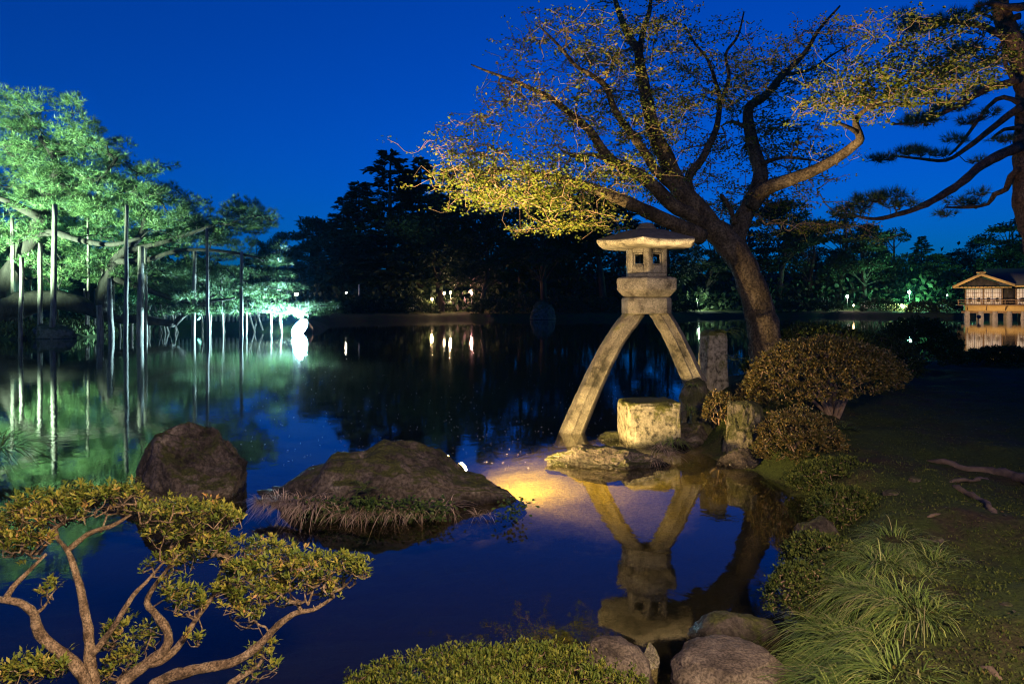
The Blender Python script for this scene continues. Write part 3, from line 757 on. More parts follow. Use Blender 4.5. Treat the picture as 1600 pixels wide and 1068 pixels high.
for (cx, cy), (hx, hy), n, (d0, d1), leafy in regions:
    for k in range(n):
        while True:
            u, v_ = rng.uniform(-1, 1, 2)
            if u * u + v_ * v_ < 1: break
        d = MD + rng.uniform(d0, d1)
        c = at(cx + u * hx, cy + v_ * hy, d)
        m = rng.integers(7, 13)
        q = rng.normal(size=(m, 3)) * np.array([.25, .25, .03])
        q[:, 2] -= .10 * (q[:, 0] ** 2 + q[:, 1] ** 2)
        T.append(c + q); dens.append(np.full(m, leafy))
T = np.vstack(T); dens = np.concatenate(dens)
a, b, r0, r1 = grow(sk, T, step=.13, jit=.018, r_tip=.0032, power=.40, r_max=.035)
mb = MB(); mb.segs(a, b, r0, r1, 4)
mb.build('twigs', M['twig'], maple, kind='stuff')
k = rng.poisson(12 * dens); P = np.repeat(T, k, 0)
n = len(P)
P = P + rng.normal(size=(n, 3)) * np.array([.05, .05, .024])
ax = unit(rng.normal(size=(n, 3)) * np.array([1, 1, .45])); nr = unit(np.array([0, 0, 1.0]) + rng.normal(size=(n, 3)) * .55)
sparse = np.repeat(1 - dens, k)
mb = MB(); mb.leaves(P, ax, nr, rng.uniform(.032, .054, n), rng.uniform(.024, .038, n), np.clip(rng.uniform(0, .75, n) + sparse * .55, 0, 1), fold=.2)
mb.build('crown', M['leaf_maple'], maple, kind='stuff')

# ------------------------------------------------------------------ pine at the right edge
def pads(mb, centres, radii, count, ln, wd, k, spread, up=.55, rnd_lo=0, rnd_hi=1, thick_bias=.7):
    """needle tufts through flattened cloud pads, thickest on the upper side; returns tuft points"""
    pts = []
    for c, r in zip(centres, radii):
        n = int(count * r[0] * max(r[1], r[0] * .6))
        d = unit(rng.normal(size=(n, 3))); rad = rng.uniform(0.25, 1, n) ** .5
        q = d * rad[:, None]
        q[:, 2] = np.where(q[:, 2] < 0, q[:, 2] * .35, q[:, 2])
        lump = 1 + .35 * fbm(q * 1.7 + c, 3)[:, None]
        p = c + q * np.array(r) * lump
        out = unit(q * np.array([1, 1, 1.0]) + np.array([0, 0, up]) + rng.normal(size=(n, 3)) * .25)
        mb.needles(p, out, ln, wd, k, spread, np.clip(rng.uniform(rnd_lo, rnd_hi, n), 0, 1))
        pts.append(p)
    return np.vstack(pts)
PD = 12.5
def z5(zx, zy): return 1200 + zx * .5057, zy * .5057
pine = thing('pine_tree', 'red barked pine leaning at the right edge with drooping needled branches', 'tree', (*at(1665, 560, PD)[:2], .5))
sk = []
p, _ = limb(pine, trace([(1020, 1130), (910, 900), (826, 690), (808, 560), (806, 450), (812, 380), (805, 280), (785, 190), (758, 125), (728, 60), (712, -30), (690, -120)], PD, PD + .3, .31, .12, z5), M['bark_pine'], 'trunk', 16, .2, 5, .1); sk.append(p)
br = [
    [(775, 455), (720, 478), (660, 510), (600, 562), (540, 602), (470, 640), (400, 662), (330, 676), (240, 660)],
    [(785, 330), (745, 355), (710, 382), (660, 422), (610, 460), (550, 495), (470, 490), (380, 480)],
    [(782, 520), (750, 545), (735, 585), (700, 600), (680, 630), (620, 640), (550, 640)],
    [(775, 250), (690, 270), (600, 318), (540, 350), (470, 378), (380, 384)],
    [(770, 260), (735, 200), (725, 130), (700, 180)],
    [(725, 110), (660, 80), (600, 70), (520, 60), (450, 60)],
    [(790, 20), (740, 22), (690, 10), (640, 20)],
    [(780, 320), (730, 300), (680, 330), (600, 440), (560, 480)],
    [(780, 50), (720, 60), (650, 40)],
    [(785, 395), (730, 400), (690, 430)],
]
for k, b_ in enumerate(br):
    dd = [-.9, .8, .6, 1.0, .3, .6, -.4, .8, .5, .4][k]
    p, _ = limb(pine, trace(b_, PD, PD + dd, [.105, .075, .07, .07, .05, .07, .08, .05, .06, .05][k], .018, z5), M['bark_pine'], 'branch', 9, .22, 6, .12); sk.append(p)
pad = [(350, 615, 95, 26, -.8), (400, 640, 60, 22, -.9), (250, 645, 70, 26, -.9), (230, 670, 45, 20, -.7), (430, 470, 75, 22, .8), (360, 490, 60, 14, .9), (520, 470, 45, 20, .8), (590, 430, 50, 22, .6),
       (600, 625, 60, 22, .6), (550, 660, 40, 22, .7), (640, 600, 40, 20, .5), (660, 500, 40, 14, .5), (450, 370, 90, 30, 1.0), (540, 330, 80, 40, .9), (640, 280, 70, 40, .6), (480, 90, 90, 40, .6),
       (580, 60, 80, 36, .5), (420, 60, 50, 30, .7), (600, 150, 80, 40, .5), (680, 200, 60, 30, .5), (540, 220, 80, 40, .8), (700, 20, 70, 24, 0), (760, 100, 60, 30, .2), (480, 290, 60, 30, 1.0), (720, 430, 50, 14, .2), (690, 350, 40, 20, .6), (150, 690, 25, 14, -.8), (620, 380, 50, 20, .7)]
cs, rs = [], []
for zx, zy, hx, hy, dd in pad:
    px, py = z5(zx, zy); d = PD + dd; s = .5057 * d / F
    for q in range(3):
        cs.append(at(px + rng.uniform(-.5, .5) * hx * .5, py + rng.uniform(-.4, .4) * hy * .5, d + rng.uniform(-.5, .5))); rs.append((hx * s * .62, hx * s * .55, hy * s * .55))
mb = MB(); pts = pads(mb, cs, rs, 420, .16, .008, 14, .6)
mb.build('needles', M['needle'], pine, kind='stuff')
tg = pts[rng.choice(len(pts), min(900, len(pts)), replace=False)] - np.array([0, 0, .03])
a, b, r0, r1 = grow(np.vstack(sk), tg, step=.16, jit=.02, r_tip=.005, power=.4, r_max=.04)
mb = MB(); mb.segs(a, b, r0, r1, 4); mb.build('twigs', M['bark_pine'], pine, kind='stuff')

# ------------------------------------------------------------------ great propped pine across the pond
def z1(zx, zy): return zx * .5241, 120 + zy * .5241
KD = 33.0
kp = thing('propped_pine', 'huge spreading pine on wooden props, floodlit green across the pond', 'tree', (*at(-10, 500, KD)[:2], .5))
sk = []
kl = [([(-60, 800), (-20, 735), (40, 690), (110, 668), (200, 668), (270, 690), (320, 712), (420, 722), (520, 735)], 32.0, 33.5, .75, .16),
      ([(-40, 760), (-10, 690), (30, 600), (70, 520), (105, 465), (120, 420), (150, 330), (170, 260), (120, 180)], 33, 35, .62, .12),
      ([(300, 700), (310, 640), (322, 595), (345, 550), (372, 520), (420, 470), (430, 400), (400, 330)], 32.8, 33.5, .36, .10),
      ([(105, 465), (170, 465), (230, 485), (330, 500), (420, 480)], 33.6, 31.5, .2, .07),
      ([(330, 600), (400, 620), (480, 650), (560, 670), (680, 690), (800, 700), (930, 705)], 33, 36, .17, .05),
      ([(345, 550), (440, 545), (520, 520), (600, 515), (700, 525), (770, 540)], 33, 34, .15, .05),
      ([(120, 420), (60, 390), (20, 370), (-40, 350)], 33.8, 32.5, .25, .1),
      ([(372, 520), (460, 500), (560, 470), (640, 440)], 33, 33.5, .16, .06),
      ([(150, 330), (230, 320), (300, 300), (350, 240)], 34.5, 34, .16, .06),
      ([(520, 735), (560, 700), (620, 670), (700, 660)], 33.5, 33.8, .15, .05)]
for pts_, d0, d1, r0, r1 in kl:
    p, _ = limb(kp, trace(pts_, d0, d1, r0, r1, z1), M['bark_dark'], 'limb' if sk else 'trunk', 10, .25, 1.5, .35); sk.append(p)
pad = [(70, 100, 110, 55), (30, 190, 110, 60), (170, 180, 95, 55), (290, 215, 85, 42), (90, 285, 140, 50), (250, 290, 110, 42), (430, 300, 68, 36), (340, 345, 110, 36), (460, 355, 75, 34), (40, 390, 110, 46),
       (180, 400, 115, 36), (620, 410, 125, 40), (530, 400, 60, 30), (420, 440, 150, 38), (650, 475, 105, 26), (700, 430, 55, 26), (370, 500, 110, 28), (200, 480, 110, 34), (40, 545, 90, 50), (510, 545, 85, 26),
       (600, 560, 95, 26), (770, 520, 60, 34), (760, 580, 80, 26), (250, 570, 110, 26), (480, 615, 125, 26), (640, 645, 150, 22), (560, 680, 140, 26), (770, 690, 110, 16), (880, 700, 60, 12), (950, 690, 70, 12),
       (330, 410, 90, 30), (560, 470, 80, 26), (110, 340, 100, 36), (-40, 280, 90, 60), (-30, 470, 90, 50), (300, 620, 110, 22), (100, 610, 90, 26), (400, 570, 90, 22), (20, 130, 70, 50), (720, 620, 90, 20),
       (130, 230, 110, 40), (60, 330, 110, 40), (220, 350, 110, 34), (130, 440, 110, 34), (290, 460, 100, 30), (60, 470, 90, 40), (160, 540, 100, 30), (470, 400, 90, 30), (560, 430, 80, 30), (210, 230, 90, 34), (350, 290, 80, 30), (640, 600, 90, 22), (460, 490, 90, 26)]
cs, rs = [], []
for k, (zx, zy, hx, hy) in enumerate(pad):
    px, py = z1(zx, zy)
    d = KD + 1.8 + [0, 1.2, -1.0, .6, 2.2, -.5, 1.6, -1.4][k % 8]; s = .5241 * d / F
    for q in range(13):
        e_ = rng.uniform(.22, .48)
        cs.append(at(px + rng.uniform(-1, 1) * hx * .75, py + rng.uniform(-.8, .8) * hy * .7, d + rng.uniform(-1.4, 2.4))); rs.append((hx * s * e_, hx * s * e_ * .9, hy * s * e_ * rng.uniform(1.0, 1.7)))
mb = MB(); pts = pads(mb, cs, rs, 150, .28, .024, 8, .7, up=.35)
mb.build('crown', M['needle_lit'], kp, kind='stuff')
tg = pts[rng.choice(len(pts), 1100, replace=False)] - np.array([0, 0, .1])
a, b, r0, r1 = grow(np.vstack(sk), tg, step=.4, jit=.06, r_tip=.018, power=.38, r_max=.12)
mb = MB(); mb.segs(a, b, r0, r1, 4); mb.build('twigs', M['bark_dark'], kp, kind='stuff')

# its props, each a pole of its own
pole_spec = [(65, 548, 30.2, .10), (120, 505, 31.0, .11), (163, 390, 30.6, .13), (262, 430, 33.5, .07), (295, 690, 31.5, .16), (325, 610, 31.2, .13), (378, 392, 30.2, .10), (421, 515, 32.2, .17), (433, 520, 32.9, .08),
             (580, 525, 33.6, .11), (616, 460, 32.4, .09), (720, 530, 33.2, .10), (306, 560, 34.2, .06), (340, 620, 34.6, .06), (252, 640, 33.4, .06), (285, 640, 34.0, .06), (355, 690, 34.8, .06), (395, 690, 34.2, .07),
             (445, 690, 34.6, .07), (630, 660, 34.5, .05), (660, 610, 34.8, .06), (668, 680, 35.0, .05), (600, 690, 34.6, .06), (735, 690, 35.2, .07), (806, 700, 35.6, .09), (833, 700, 35.8, .09), (35, 430, 33.0, .10), (90, 590, 34.5, .06), (175, 600, 34.2, .06), (520, 700, 34.9, .06), (490, 700, 35.3, .05)]
pole_lab = ['crooked pale prop nearest the left edge of the great pine', 'ringed grey prop standing behind the leftmost pale prop', 'tall stout prop on the mossy tip of the pine islet', 'slender pale prop rising high behind the bare horizontal limb', 'short thick prop under the elbow of the bare horizontal limb',
            'thick brownish prop beside the rising bare limb', 'tall thin prop reaching the middle of the lit crown', 'thickest tall prop standing in the open water', 'thin dark prop paired with the thickest tall prop', 'medium prop under the lower right crown', 'tall narrow prop below the dark right crown pad', 'isolated prop at the outer right tip of the crown']
ordn = 'first second third fourth fifth sixth seventh eighth ninth tenth eleventh twelfth thirteenth fourteenth fifteenth sixteenth seventeenth eighteenth nineteenth'.split()
slim_rank = {k: r_ for r_, k in enumerate(sorted(range(12, len(pole_spec)), key=lambda k: pole_spec[k][0]))}
for k, (zx, zy, d, r) in enumerate(pole_spec):
    px, py = z1(zx, zy); t = at(px, py, d); x0 = t[0] + rng.uniform(-.12, .12); z0 = min(-.15, gz(x0, d)) if gz(x0, d) < 0.05 else gz(x0, d) - .1
    m = MB(); path = np.linspace([x0, d, z0], t + np.array([0, 0, .15]), 9); path[1:-1, 0] += rng.normal(size=7) * .012
    m.tube(path, np.linspace(r, r * .8, 9), 8, .06, True, .5, 3)
    o = m.build('support_pole', M['pole'], smooth=True)
    tag(o, pole_lab[k] if k < len(pole_lab) else '%s slim low prop from the left, among the small props under the great pine' % ordn[slim_rank[k]], 'support pole', 'wooden props under the great pine')
for k, (zx, d) in enumerate([(470, 36.5), (488, 36.5), (515, 36.8), (745, 37.4), (770, 37.4)]):        # crossed short props at the back
    px, _ = z1(zx, 0); b0 = at(px, 516, d); x0 = b0[0]
    m = MB()
    for s in (-1, 1): m.tube([(x0 - s * .35, d + s * .05, max(0, gz(x0, d)) - .2), (x0, d + s * .05, .9), (x0 + s * .22, d + s * .05, 1.75)], [.06, .055, .05], 6)
    tag(m.build('crossed_prop', M['pole'], smooth=True), '%s pair of crossed short props from the left behind the great pine' % ordn[k], 'support pole', 'crossed props behind the great pine')

# moss over the pine islet
n = 9000
q = np.stack([rng.uniform(-27, -19.5, n), rng.uniform(29, 38, n)], 1); z = ground_z(q[:, 0], q[:, 1]); ok = z > .05
q = q[ok]; z = z[ok]; n = len(q)
mb = MB(); mb.cards(np.column_stack([q, z - .03]), unit(rng.normal(size=(n, 3)) * .5 + [0, 0, 1]), rng.normal(size=(n, 3)), rng.uniform(.12, .3, n), .12, rng.uniform(0, 1, n))
tag(mb.build('islet_moss', M['moss_lit'], kind='stuff'), 'bright green moss covering the islet under the great pine', 'moss')

# ------------------------------------------------------------------ clipped and wild shrubs
def shrub(name, label, c, r, mat, nleaf, lsize, nstem=5, stem_mat=None, under=.25, seed=0, group=None, cat='shrub', ntarget=400, lump=.12, base=None, open_below=True, tilt=0.0):
    """mound of leaf sprays over its own stems; c = base centre, r = half sizes and height"""
    g = np.random.default_rng(seed)
    t = thing(name, label, cat, c, group)
    c = np.array(c, float); r = np.array(r, float)
    d = unit(g.normal(size=(ntarget, 3))); d[:, 2] = np.abs(d[:, 2]) * (1 if open_below else 1)
    lo = np.clip(under + tilt * d[:, 0], .02, .7)
    q = d * g.uniform(.80, 1.0, ntarget)[:, None]
    q *= (1 + lump * fbm(d * 2.2 + seed, 3))[:, None]
    tg = c + np.stack([q[:, 0] * r[0], q[:, 1] * r[1], lo * r[2] + q[:, 2] * r[2] * (1 - lo)], 1)
    b = c if base is None else np.array(base, float)
    nodes = []
    for k in range(nstem):
        e = c + np.array([g.uniform(-.55, .55) * r[0], g.uniform(-.55, .55) * r[1], r[2] * g.uniform(.4, .6)])
        s0 = b + np.array([g.uniform(-.06, .06), g.uniform(-.06, .06), -.05])
        pth = poly([[*s0, .03], [*(s0 * .55 + e * .45 + g.normal(size=3) * .05), .022], [*e, .012]], step=.05)
        nodes.append(pth)
        m = MB(); m.tube(pth[:, :3], pth[:, 3] * min(1.0, r[2]), 6, .1); m.build('stem', stem_mat or M['twig'], t, smooth=True)
    a, b2, r0, r1 = grow(np.vstack(nodes)[:, :3], tg, step=.07, jit=.012, r_tip=.0022, power=.42, r_max=.016)
    m = MB(); m.segs(a, b2, r0, r1, 4); m.build('twigs', stem_mat or M['twig'], t, kind='stuff')
    per = max(1, nleaf // ntarget); P = np.repeat(tg, per, 0); D = np.repeat(d, per, 0); n = len(P)
    sp = .9 * math.sqrt(2 * math.pi * r[0] * r[1] / ntarget)
    P = P + g.normal(size=(n, 3)) * sp * np.array([.5, .5, .32])
    m = MB(); m.cards(P, unit(D + g.normal(size=(n, 3)) * .6 + [0, 0, .3]), unit(D + g.normal(size=(n, 3)) * .6), g.uniform(.7, 1.2, n) * lsize, g.uniform(.45, .7, n) * lsize, g.uniform(0, 1, n))
    m.build('foliage', mat, t, kind='stuff')
    return t
zb = gz(3.6, 7.75)
shrub('clipped_azalea', 'rounded clipped azalea with bare fanning stems, lit gold at its left', (3.52, 7.75, zb), (.90, .72, .86), M['leaf_shrub'], 22000, .034, 14, M['twig'], .30, 1, tilt=.16, ntarget=1600, base=(3.62, 7.7, zb), lump=.06)
shrub('low_azalea', 'small dim azalea clump at the foot of the clipped azalea by the water', (2.75, 6.55, .12), (.42, .38, .50), M['leaf_shrub'], 7000, .03, 5, M['twig'], .1, 2, ntarget=500)
shrub('ledge_azalea', 'little golden azalea sprig between the standing stone and the lantern', (2.38, 7.75, .30), (.20, .18, .34), M['leaf_shrub'], 1800, .03, 3, M['twig'], .1, 3, ntarget=160)
shrub('leafy_hedge', 'dark glossy hedge behind the clipped azalea with a few lit leaves', (4.65, 10.3, .45), (1.12, .7, .86), M['leaf_hedge'], 14000, .05, 6, M['twig'], .1, 4, ntarget=900, lump=.10)
shrub('dim_hedge', 'dull brown low hedge beside the leafy hedge', (5.75, 10.9, .42), (.75, .6, .74), M['leaf_hedge'], 8000, .045, 5, M['twig'], .1, 5, ntarget=600)
shrub('black_mound', 'black rounded shrub silhouetted against the pond near the tea house reflection', (7.95, 13.4, .42), (.82, .8, .93), M['leaf_hedge'], 14000, .05, 6, M['twig'], .05, 6, ntarget=900, lump=.05)
shrub('edge_mound', 'low dark shrub at the right edge under the tea house reflection', (10.6, 14.6, .36), (1.05, .6, .30), M['leaf_hedge'], 7000, .06, 5, M['twig'], .05, 7, ntarget=500, lump=.10)
shrub('moss_cushion', 'dark mossy cushion shrub on the bank above the sedge', (2.42, 4.95, .06), (.26, .32, .24), M['moss'], 7000, .022, 4, M['twig'], .05, 8, ntarget=500)
shrub('shore_cushion', 'mossy cushion shrub hanging over the water beside the sedge', (1.88, 4.05, .02), (.24, .36, .22), M['moss'], 8000, .02, 4, M['twig'], .05, 9, ntarget=500)
shrub('shore_tuft_shrub', 'small mossy shrub just above the shore stones', (1.50, 3.55, .05), (.17, .2, .22), M['moss'], 4500, .018, 3, M['twig'], .05, 10, ntarget=300)
shrub('dark_bank_shrub', 'very dark low shrub on the bank between the cushion and the small azalea', (2.78, 5.75, .06), (.42, .40, .24), M['moss'], 9000, .026, 4, M['twig'], .05, 12, ntarget=500)
for k, (px, d, s) in enumerate([(215, 41, 1.1), (335, 44, 1.3), (120, 37.5, .7)]):
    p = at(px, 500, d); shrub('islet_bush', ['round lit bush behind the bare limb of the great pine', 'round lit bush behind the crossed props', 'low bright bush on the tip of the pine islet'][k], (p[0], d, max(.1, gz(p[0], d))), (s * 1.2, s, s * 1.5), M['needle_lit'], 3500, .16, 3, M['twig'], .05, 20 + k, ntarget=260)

# foreground azalea, stems traced from the photograph
AD = 2.45
def z6(zx, zy): return zx * .4008, 640 + zy * .4008
az = thing('old_azalea', 'gnarled azalea with bare twisting stems and leafy pads, nearest to the viewer', 'shrub', (*at(190, 1090, AD)[:2], .25))
stems = [([(352, 1190), (335, 1072), (282, 982), (172, 892), (137, 832), (132, 792), (78, 752), (0, 738), (-90, 720)], 2.42, 2.3, .024, .008),
         ([(372, 1190), (360, 1062), (350, 960), (345, 880), (322, 740), (292, 625), (262, 548), (220, 500)], 2.45, 2.5, .026, .006),
         ([(360, 950), (430, 862), (520, 722), (570, 670), (640, 590)], 2.46, 2.55, .013, .004),
         ([(430, 1150), (480, 1062), (560, 995), (642, 932), (656, 872), (612, 802), (572, 752), (598, 692), (628, 652), (690, 570)], 2.5, 2.6, .024, .005),
         ([(585, 985), (625, 978), (675, 942), (722, 882), (772, 802), (832, 722), (850, 655), (870, 600)], 2.52, 2.62, .017, .004),
         ([(560, 1110), (640, 1050), (760, 1012), (900, 986), (1002, 922), (1082, 842), (1152, 792), (1222, 778), (1300, 730)], 2.48, 2.5, .024, .005),
         ([(850, 1130), (905, 1062), (1010, 992), (1030, 940)], 2.5, 2.55, .017, .003),
         ([(130, 800), (170, 770), (200, 720)], 2.38, 2.4, .008, .002),
         ([(262, 548), (350, 480), (440, 450), (520, 400)], 2.5, 2.5, .011, .005),
         ([(20, 738), (50, 690), (100, 640), (180, 560)], 2.32, 2.4, .011, .005)]
sk = []
for pts_, d0, d1, r0, r1 in stems:
    p, _ = limb(az, trace(pts_, d0, d1, r0, r1, z6), M['bark_azalea'], 'stem', 10, .22, 26, .018); sk.append(p)
UP = []
def pad_targets(zlist):
    T = []
    for zx0, zy0, zx1, zy1, half, n, (d0, d1) in zlist:
        t = rng.uniform(0, 1, n); px, py = z6(zx0 + (zx1 - zx0) * t + rng.normal(size=n) * 8, zy0 + (zy1 - zy0) * t + rng.uniform(-1, 1, n) * half * np.sqrt(np.clip(1 - (2 * t - 1) ** 4, .15, 1)))
        d = rng.uniform(d0, d1, n)
        T.append(np.stack([(px - 800) / F * d, d, H - (py - HOR) / F * d], 1)); UP.append((py - 640) / .4008 < zy0 + (zy1 - zy0) * t + half * .15)
    return np.vstack(T)
tg = pad_targets([(-40, 470, 540, 320, 50, 260, (2.3, 2.75)), (40, 400, 400, 330, 45, 90, (2.35, 2.7)), (0, 540, 200, 500, 45, 60, (2.3, 2.6)), (500, 400, 940, 430, 55, 190, (2.45, 2.85)), (560, 480, 900, 540, 60, 80, (2.5, 2.8)),
                  (780, 530, 1180, 570, 48, 120, (2.45, 2.8)), (880, 640, 1440, 620, 60, 250, (2.4, 2.75)), (1000, 720, 1300, 690, 55, 90, (2.4, 2.7)), (640, 720, 800, 760, 60, 70, (2.45, 2.7)), (840, 700, 1000, 820, 70, 80, (2.45, 2.7)),
                  (400, 900, 620, 880, 70, 60, (2.55, 2.8)), (0, 1040, 250, 1000, 45, 110, (2.25, 2.5)), (930, 1040, 1080, 1000, 30, 22, (2.5, 2.65)), (560, 620, 800, 580, 40, 50, (2.5, 2.8)), (720, 900, 790, 890, 20, 8, (2.4, 2.5)), (150, 740, 230, 690, 30, 14, (2.36, 2.42)), (990, 950, 1060, 910, 30, 14, (2.5, 2.58)), (400, 1040, 520, 960, 60, 40, (2.5, 2.7))])
a, b, r0, r1 = grow(np.vstack(sk), tg - np.array([0, 0, .01]), step=.028, jit=.006, r_tip=.0016, power=.40, r_max=.009, pull=.004)
mb = MB(); mb.segs(a, b, r0, r1, 5); mb.build('twigs', M['bark_azalea'], az, kind='stuff')
UP = np.concatenate(UP) | (rng.uniform(0, 1, len(tg)) < .12); tg = tg[UP]; tg = np.vstack([tg, (tg + rng.normal(size=tg.shape) * .02)[rng.uniform(0, 1, len(tg)) < .55]]); k = rng.integers(8, 14, len(tg)); P = np.repeat(tg, k, 0); n = len(P)
rel = rng.normal(size=(n, 3)); rel[:, 2] = np.abs(rel[:, 2]) * .8 + .15
ax = unit(rel); tone = np.repeat(rng.uniform(.0, .85, len(tg)), k)
P = P + rng.normal(size=(n, 3)) * .006 + ax * .003
mb = MB(); mb.leaves(P, ax, unit(np.array([0, 0, 1.0]) + rng.normal(size=(n, 3)) * .4 - ax * .3), rng.uniform(.014, .030, n), rng.uniform(.006, .011, n), np.clip(tone + rng.uniform(-.25, .25, n), 0, 1), fold=.18, curl=.1)
mb.build('foliage', M['leaf_azalea'], az, kind='stuff')

# low hedge along the bottom edge
hg = thing('low_hedge', 'low clipped azalea hedge along the near shore left of the stones', 'hedge', (0, 2.75, .1))
n = 1500
px = rng.uniform(540, 1010, n); d = rng.uniform(2.55, 3.02, n)
topy = np.interp(px, [540, 600, 680, 740, 850, 900, 1010], [1075, 1050, 1032, 1026, 1022, 1026, 1060]); zz = H - (topy + 4 - HOR) / F * 2.8
xx = (px - 800) / F * d
zt_ = zz - .25 * np.maximum(0, np.abs(d - 2.72) - .14) - rng.uniform(0, .05, n)
tg = np.stack([xx, d, zt_], 1)
a, b, r0, r1 = grow(np.array([[x_, 2.7, .02] for x_ in np.linspace(-.6, .5, 12)]), tg - [0, 0, .01], step=.03, jit=.006, r_tip=.0015, r_max=.006)
mb = MB(); mb.segs(a, b, r0, r1, 4); mb.build('twigs', M['bark_azalea'], hg, kind='stuff')
k = rng.integers(8, 14, len(tg)); P = np.repeat(tg, k, 0); n = len(P)
rel = rng.normal(size=(n, 3)) * .7; rel[:, 2] = np.abs(rel[:, 2]) + .35; ax = unit(rel)
mb = MB(); mb.leaves(P + rng.normal(size=(n, 3)) * .008, ax, unit(np.array([0, 0, 1.0]) + rng.normal(size=(n, 3)) * .4 - ax * .3), rng.uniform(.012, .024, n), rng.uniform(.005, .009, n), np.clip(np.repeat(rng.uniform(-.2, .5, len(tg)), k) + rng.normal(size=n) * .12, 0, 1), fold=.18)
mb.build('foliage', M['leaf_azalea'], hg, kind='stuff')

# ------------------------------------------------------------------ grasses, ferns, moss, roots
def blades(mb, roots, dirs, ln, wd, droop, rnd):
    """arching grass blades of four quads"""
    n = len(roots); K = 5
    s = np.linspace(0, 1, K)
    d = unit(dirs); side = unit(np.cross(d, [0, 0, 1.0]) + 1e-6)
    h = d.copy(); h[:, 2] = 0
    ln = np.broadcast_to(ln, (n,)); droop = np.broadcast_to(droop, (n,))
    c = roots[:, None] + d[:, None] * (s[None, :, None] * ln[:, None, None]) + h[:, None] * (s[None, :, None] ** 2 * ln[:, None, None] * .35)
    c[:, :, 2] -= (s[None] ** 2.2) * (ln * droop)[:, None]
    w = (1 - s ** 1.6)[None, :, None] * np.broadcast_to(wd, (n,))[:, None, None] * .5 + .0003
    v = np.stack([c - side[:, None] * w, c + side[:, None] * w], 2).reshape(n, -1, 3)
    b = np.arange(n)[:, None] * 2 * K
    f = np.concatenate([b + [[2 * k_, 2 * k_ + 1, 2 * k_ + 3, 2 * k_ + 2]] for k_ in range(K - 1)])
    mb.add(v, f, np.repeat(np.broadcast_to(rnd, (n,)), 2 * K))
def clump(mb, c, rad, n, ln, wd, droop, lean=.6, toward=(0, 0)):
    a = rng.uniform(0, 2 * np.pi, n); rr = rad * np.sqrt(rng.uniform(0, 1, n))
    roots = np.stack([c[0] + rr * np.cos(a), c[1] + rr * np.sin(a), np.full(n, c[2])], 1)
    d = np.stack([np.cos(a) * lean + toward[0] + rng.normal(size=n) * .4, np.sin(a) * lean + toward[1] + rng.normal(size=n) * .4, rng.uniform(.45, 1.15, n)], 1)
    blades(mb, roots, d, rng.uniform(.6, 1.1, n) * ln, wd * rng.uniform(.7, 1.2, n), droop * rng.uniform(.6, 1.3, n), rng.uniform(0, 1, n))
mb = MB()
for px, py, d in [(1310, 1000, 2.75), (1270, 1030, 2.6), (1350, 1030, 2.6), (1290, 960, 2.95), (1340, 955, 2.95), (1390, 990, 2.8), (1310, 915, 3.2), (1360, 900, 3.3), (1410, 930, 3.1), (1330, 870, 3.55), (1380, 860, 3.6), (1430, 880, 3.45), (1350, 830, 3.9), (1400, 825, 3.95), (1450, 850, 3.7), (1440, 960, 2.95), (1240, 1060, 2.5), (1330, 1065, 2.45), (1400, 1050, 2.5), (1290, 1075, 2.4)]:
    x = (px - 800) / F * d; clump(mb, (x, d, gz(x, d) - .01), .11, 230, rng.uniform(.20, .32), .0042, 1.0, .95, (-.25, -.25))
tag(mb.build('sedge_grass', M['sedge'], kind='stuff'), 'arching green sedge grass spilling over the near bank', 'grass')
mb = MB()
for px in np.linspace(412, 700, 22):
    d = 5.18 + .0000055 * (px - 560) ** 2; x = (px - 800) / F * d
    clump(mb, (x, d + rng.uniform(-.06, .05), .05 + (.05 if px < 520 else 0)), .05, 70 if px < 560 else 45, rng.uniform(.15, .25), .006, .8, .7, (-.12, -.35))
for px in (745, 765): clump(mb, ((px - 800) / F * 5.2, 5.2, .02), .03, 20, .12, .004, .7, .6, (0, -.3))
for px, py, d in ((1022, 705, 7.0), (1035, 690, 7.2), (1045, 700, 7.1)): p = at(px, py, d); clump(mb, (p[0], d, max(.02, p[2] - .08)), .05, 70, .2, .006, .9, .8, (.1, -.3))
tag(mb.build('dry_grass', M['dry_grass'], kind='stuff'), 'dry brown grass fringing the rocks at the waterline', 'grass')
mb = MB()
for px, n_ in ((480, 40), (520, 60), (560, 50), (580, 60), (610, 50), (640, 60), (668, 40), (690, 30), (800, 40)):
    d = 5.12; x = (px - 800) / F * d; m_ = n_ * 3
    P = np.column_stack([x + rng.normal(size=m_) * .06, d + rng.uniform(-.03, .1, m_), rng.uniform(.0, .16, m_)])
    mb.leaves(P, rng.normal(size=(m_, 3)) * [1, 1, .5] + [0, -.4, .1], rng.normal(size=(m_, 3)) * .5 + [0, -.5, 1], rng.uniform(.025, .045, m_), .022, rng.uniform(0, .6, m_), fold=.15)
tag(mb.build('waterside_leaves', M['fern'], kind='stuff'), 'small green leafy weeds along the foot of the island boulder', 'weeds')
